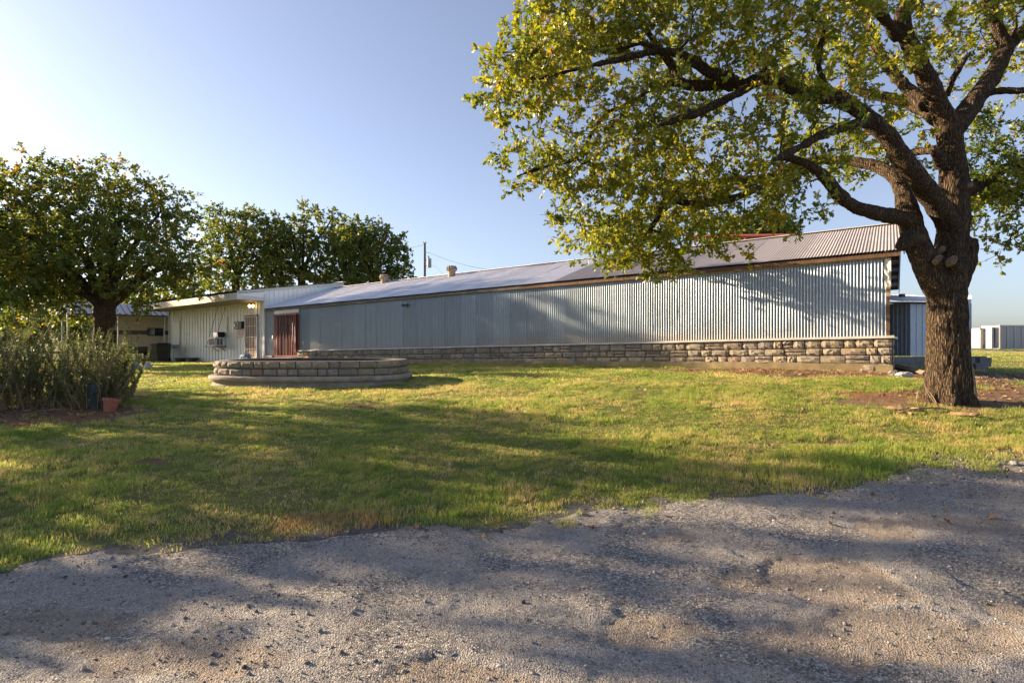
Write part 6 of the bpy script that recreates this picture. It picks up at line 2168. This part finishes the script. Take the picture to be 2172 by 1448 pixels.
# pebbles on the road and its ragged shoulder
sub2 = bpy.data.collections.new('pebbles')
ico = [(0, 0, 1), (.894, 0, .447), (.276, .851, .447), (-.724, .526, .447), (-.724, -.526, .447), (.276, -.851, .447), (.724, .526, -.447), (-.276, .851, -.447), (-.894, 0, -.447), (-.276, -.851, -.447), (.724, -.526, -.447), (0, 0, -1)]
icf = [[0, 1, 2], [0, 2, 3], [0, 3, 4], [0, 4, 5], [0, 5, 1], [1, 6, 2], [2, 7, 3], [3, 8, 4], [4, 9, 5], [5, 10, 1], [6, 7, 2], [7, 8, 3], [8, 9, 4], [9, 10, 5], [10, 6, 1], [11, 7, 6], [11, 8, 7], [11, 9, 8], [11, 10, 9], [11, 6, 10]]
for k in range(6):
    q = np.random.default_rng(k)
    V = [(a * q.uniform(.7, 1.2), b_ * q.uniform(.6, 1.0), c_ * q.uniform(.4, .75)) for a, b_, c_ in ico]
    source('pebble%d' % k, V, icf, M['pebble'], sub2)
n = 120000
x = gr.uniform(-6.5, 9.5, n); y = 1.7 + 6.6 * gr.random(n) ** 1.2
sd = road_sd(x, y)
w = 0.35 + 0.55 * sstep(0.45, 0.65, fbm(x * 1.5, y * 2.2, 211, 4)) + 0.8 * (1 - sstep(0.1, 0.8, sd)) + 0.5 * np.clip(dust(x, y), 0, 1)
k = (gr.random(n) < w * 0.75) & (sd > -0.55) & (np.abs(x) < y * 0.95 + .6)
x, y = x[k], y[k]
r_ = 0.0025 + 0.0075 * gr.random(len(x)) ** 4 + np.where(gr.random(len(x)) < 0.012, 0.012, 0) + 0.004 * sstep(2.5, 4, x) * sstep(.9, .2, road_sd(x, y))
zz = np.maximum(road_z(x, y), ground_z(x, y))
scatter('road_pebbles', 'loose grey and pale pebbles strewn over the worn road', 'gravel', np.stack([x, y, zz + r_ * .2], 1),
        np.stack([gr.normal(0, .3, len(x)), gr.normal(0, .3, len(x)), gr.uniform(0, 6.28, len(x))], 1), np.repeat(r_[:, None], 3, 1), gr.integers(0, 6, len(x)), sub2)

# fallen leaves and bark chips
sub3 = bpy.data.collections.new('litter')
V0, F0 = leaf_shape('oak')
for k in range(4):
    q = np.random.default_rng(k + 40)
    V = [(v[0], v[1] - .5, abs(v[0]) * q.uniform(.3, .9) + .2 * (v[1] - .5) ** 2) for v in V0]
    source('litter_a%d' % k, V, F0, M['litter'], sub3)
for k in range(3):
    V = MB().hexa([(-.5, -.12, 0), (.5, -.1, 0), (.45, .1, 0), (-.5, .14, 0), (-.45, -.1, .09), (.48, -.08, .06), (.4, .1, .08), (-.48, .1, .05)])
    source('litter_b%d' % k, V.v, V.f, M['litter'], sub3)
LP = []; LI = []; LS = []
def put(x, y, s, i):
    z = np.where(road_sd(x, y) > 0.05, road_z(x, y), ground_z(x, y))
    LP.append(np.stack([x, y, z + 0.008], 1)); LI.append(i); LS.append(s)
x = gr.uniform(-9, 9, 420); y = gr.uniform(4.5, 15, 420); k = ~in_planter(x, y)
put(x[k], y[k], gr.uniform(.05, .11, k.sum()), gr.integers(0, 4, k.sum()))
n = 26000
x = gr.uniform(-11, 14, n); y = gr.uniform(7, 16, n); t_, u_ = to_tu(x, y)
k = (gr.random(n) < sstep(.45, .8, dirt_mask(x, y)) * .5) & ((u_ < -0.16) | (t_ < -0.2)) & (np.hypot(x - TRUNK[0], y - TRUNK[1]) > .5) & ((x > 3) | (x < -6))
put(x[k], y[k], gr.uniform(.025, .10, k.sum()), gr.integers(0, 7, k.sum()))
LP = np.concatenate(LP); LI = np.concatenate(LI); LS = np.concatenate(LS)
scatter('leaf_litter', 'brown fallen leaves and bark chips on bare earth and lawn', 'leaf litter', LP, np.stack([gr.normal(0, .35, len(LP)), gr.normal(0, .35, len(LP)), gr.uniform(0, 6.28, len(LP))], 1), np.repeat(LS[:, None], 3, 1), LI, sub3)

# ------------------------------------------------------------------ sticks, bark slabs and rocks
def gpt(x, y, Y, dz=0.0):
    X = (x - CX) / F * Y
    return Vector((X, Y, tz(X, Y) + dz))


br = thing('fallen_branch', gpt(1960, 850, 9.3), 'dry fallen branch with bare twigs at the foot of the oak', 'branch')
pts = [gpt(1935, 0, 9.35, .02), gpt(1950, 0, 9.2, .05), gpt(1972, 0, 9.15, .07), gpt(1992, 0, 9.2, .05), gpt(2012, 0, 9.2, .02)]
MB().tube(pts, [.025, .022, .018, .014, .008], 6).obj('stem', M['stick'], br)
MB().tube([pts[1], gpt(1944, 0, 9.15, .22), gpt(1948, 0, 9.15, .35), gpt(1942, 0, 9.15, .42)], [.014, .011, .008, .004], 5).obj('twig', M['stick'], br)
MB().tube([pts[3], gpt(1968, 0, 9.2, .3), gpt(1957, 0, 9.2, .52)], [.012, .008, .004], 5).obj('twig', M['stick'], br)
MB().tube([pts[3], gpt(1980, 0, 9.25, .22), gpt(1962, 0, 9.3, .40)], [.012, .008, .004], 5).obj('twig', M['stick'], br)
MB().tube([pts[1], gpt(1930, 0, 9.1, .06), gpt(1915, 0, 9.05, .02)], [.014, .01, .005], 5).obj('twig', M['stick'], br)


def slab(x, Y, l, w, h, rot, label, seed, tip=0.1):
    r = np.random.default_rng(seed); c = gpt(x, 0, Y, 0.01)
    V = []; Fc = []; n = 7
    for i in range(n):
        s = i / (n - 1) - .5; ww = w * (1 - (2 * abs(s)) ** 2.2 * .75) * r.uniform(.85, 1.1)
        for (a, b_) in ((-1, 0), (-.5, 1), (.5, 1), (1, 0)):
            q = Vector((s * l, a * ww / 2, b_ * h * r.uniform(.7, 1.1) + tip * (s + .5) * l * .3)); q.rotate(Matrix.Rotation(rot, 3, 'Z'))
            V.append(c + q)
    for i in range(n - 1):
        for j in range(3): Fc.append([i * 4 + j, (i + 1) * 4 + j, (i + 1) * 4 + j + 1, i * 4 + j + 1])
        Fc.append([i * 4 + 3, (i + 1) * 4 + 3, (i + 1) * 4, i * 4])
    Fc += [[0, 1, 2, 3], [(n - 1) * 4 + j for j in (3, 2, 1, 0)]]
    mobj('bark_slab', np.array([tuple(v) for v in V]), Fc, M['bark_chip'], None, label=label, cat='bark', group='bark slabs under the oak')


slab(1903, 9.35, .32, .12, .05, -.5, 'pale curved bark slab left of the fallen branch', 1)
slab(1912, 9.05, .26, .09, .04, .5, 'orange-brown bark slab lying against the fallen branch', 2)
slab(2046, 8.85, .36, .13, .05, -.7, 'tan bark slab on the ground right of the trunk foot', 3)
slab(1930, 9.0, .16, .06, .03, 1.2, 'small bark chip at the near side of the fallen branch', 4)
c = gpt(1918, 0, 13.0, -.02)
lump('rock', c, .20, .13, .08, M['pale_concrete'], 'flat pale rock near the corner of the stone base', 'rock', 9, .08)
c = gpt(1895, 0, 13.6, -.03)
lump('rock', c, .12, .10, .07, M['stone'], 'small rock at the foot of the stone base corner', 'rock', 10, .1)
rq = random.Random(4)
for (x, y, s, lab) in ((2040, 1012, .035, 'pale stone on the gravel shoulder, left of the dark one'), (2152, 990, .05, 'dark stone on the gravel shoulder at the right edge'), (1995, 1022, .03, 'pale stone at the grass edge below the oak'), (1370, 1134, .028, 'tan stone lying alone on the near road'), (735, 1126, .02, 'little stone among the dead grass by the road')):
    Y = F * 1.44 / (y - CY) if x > 1500 else F * 1.53 / (y - CY)
    X = (x - CX) / F * Y
    c = Vector((X, Y, float(max(road_z(np.array([X]), np.array([Y]))[0], ground_z(np.array([X]), np.array([Y]))[0])) - .006))
    lump('stone_on_road', c, s, s * .8, s * .55, M['stone'] if 'dark' not in lab else M['block'], lab, 'stone', int(s * 1000), .12, 10, 6)
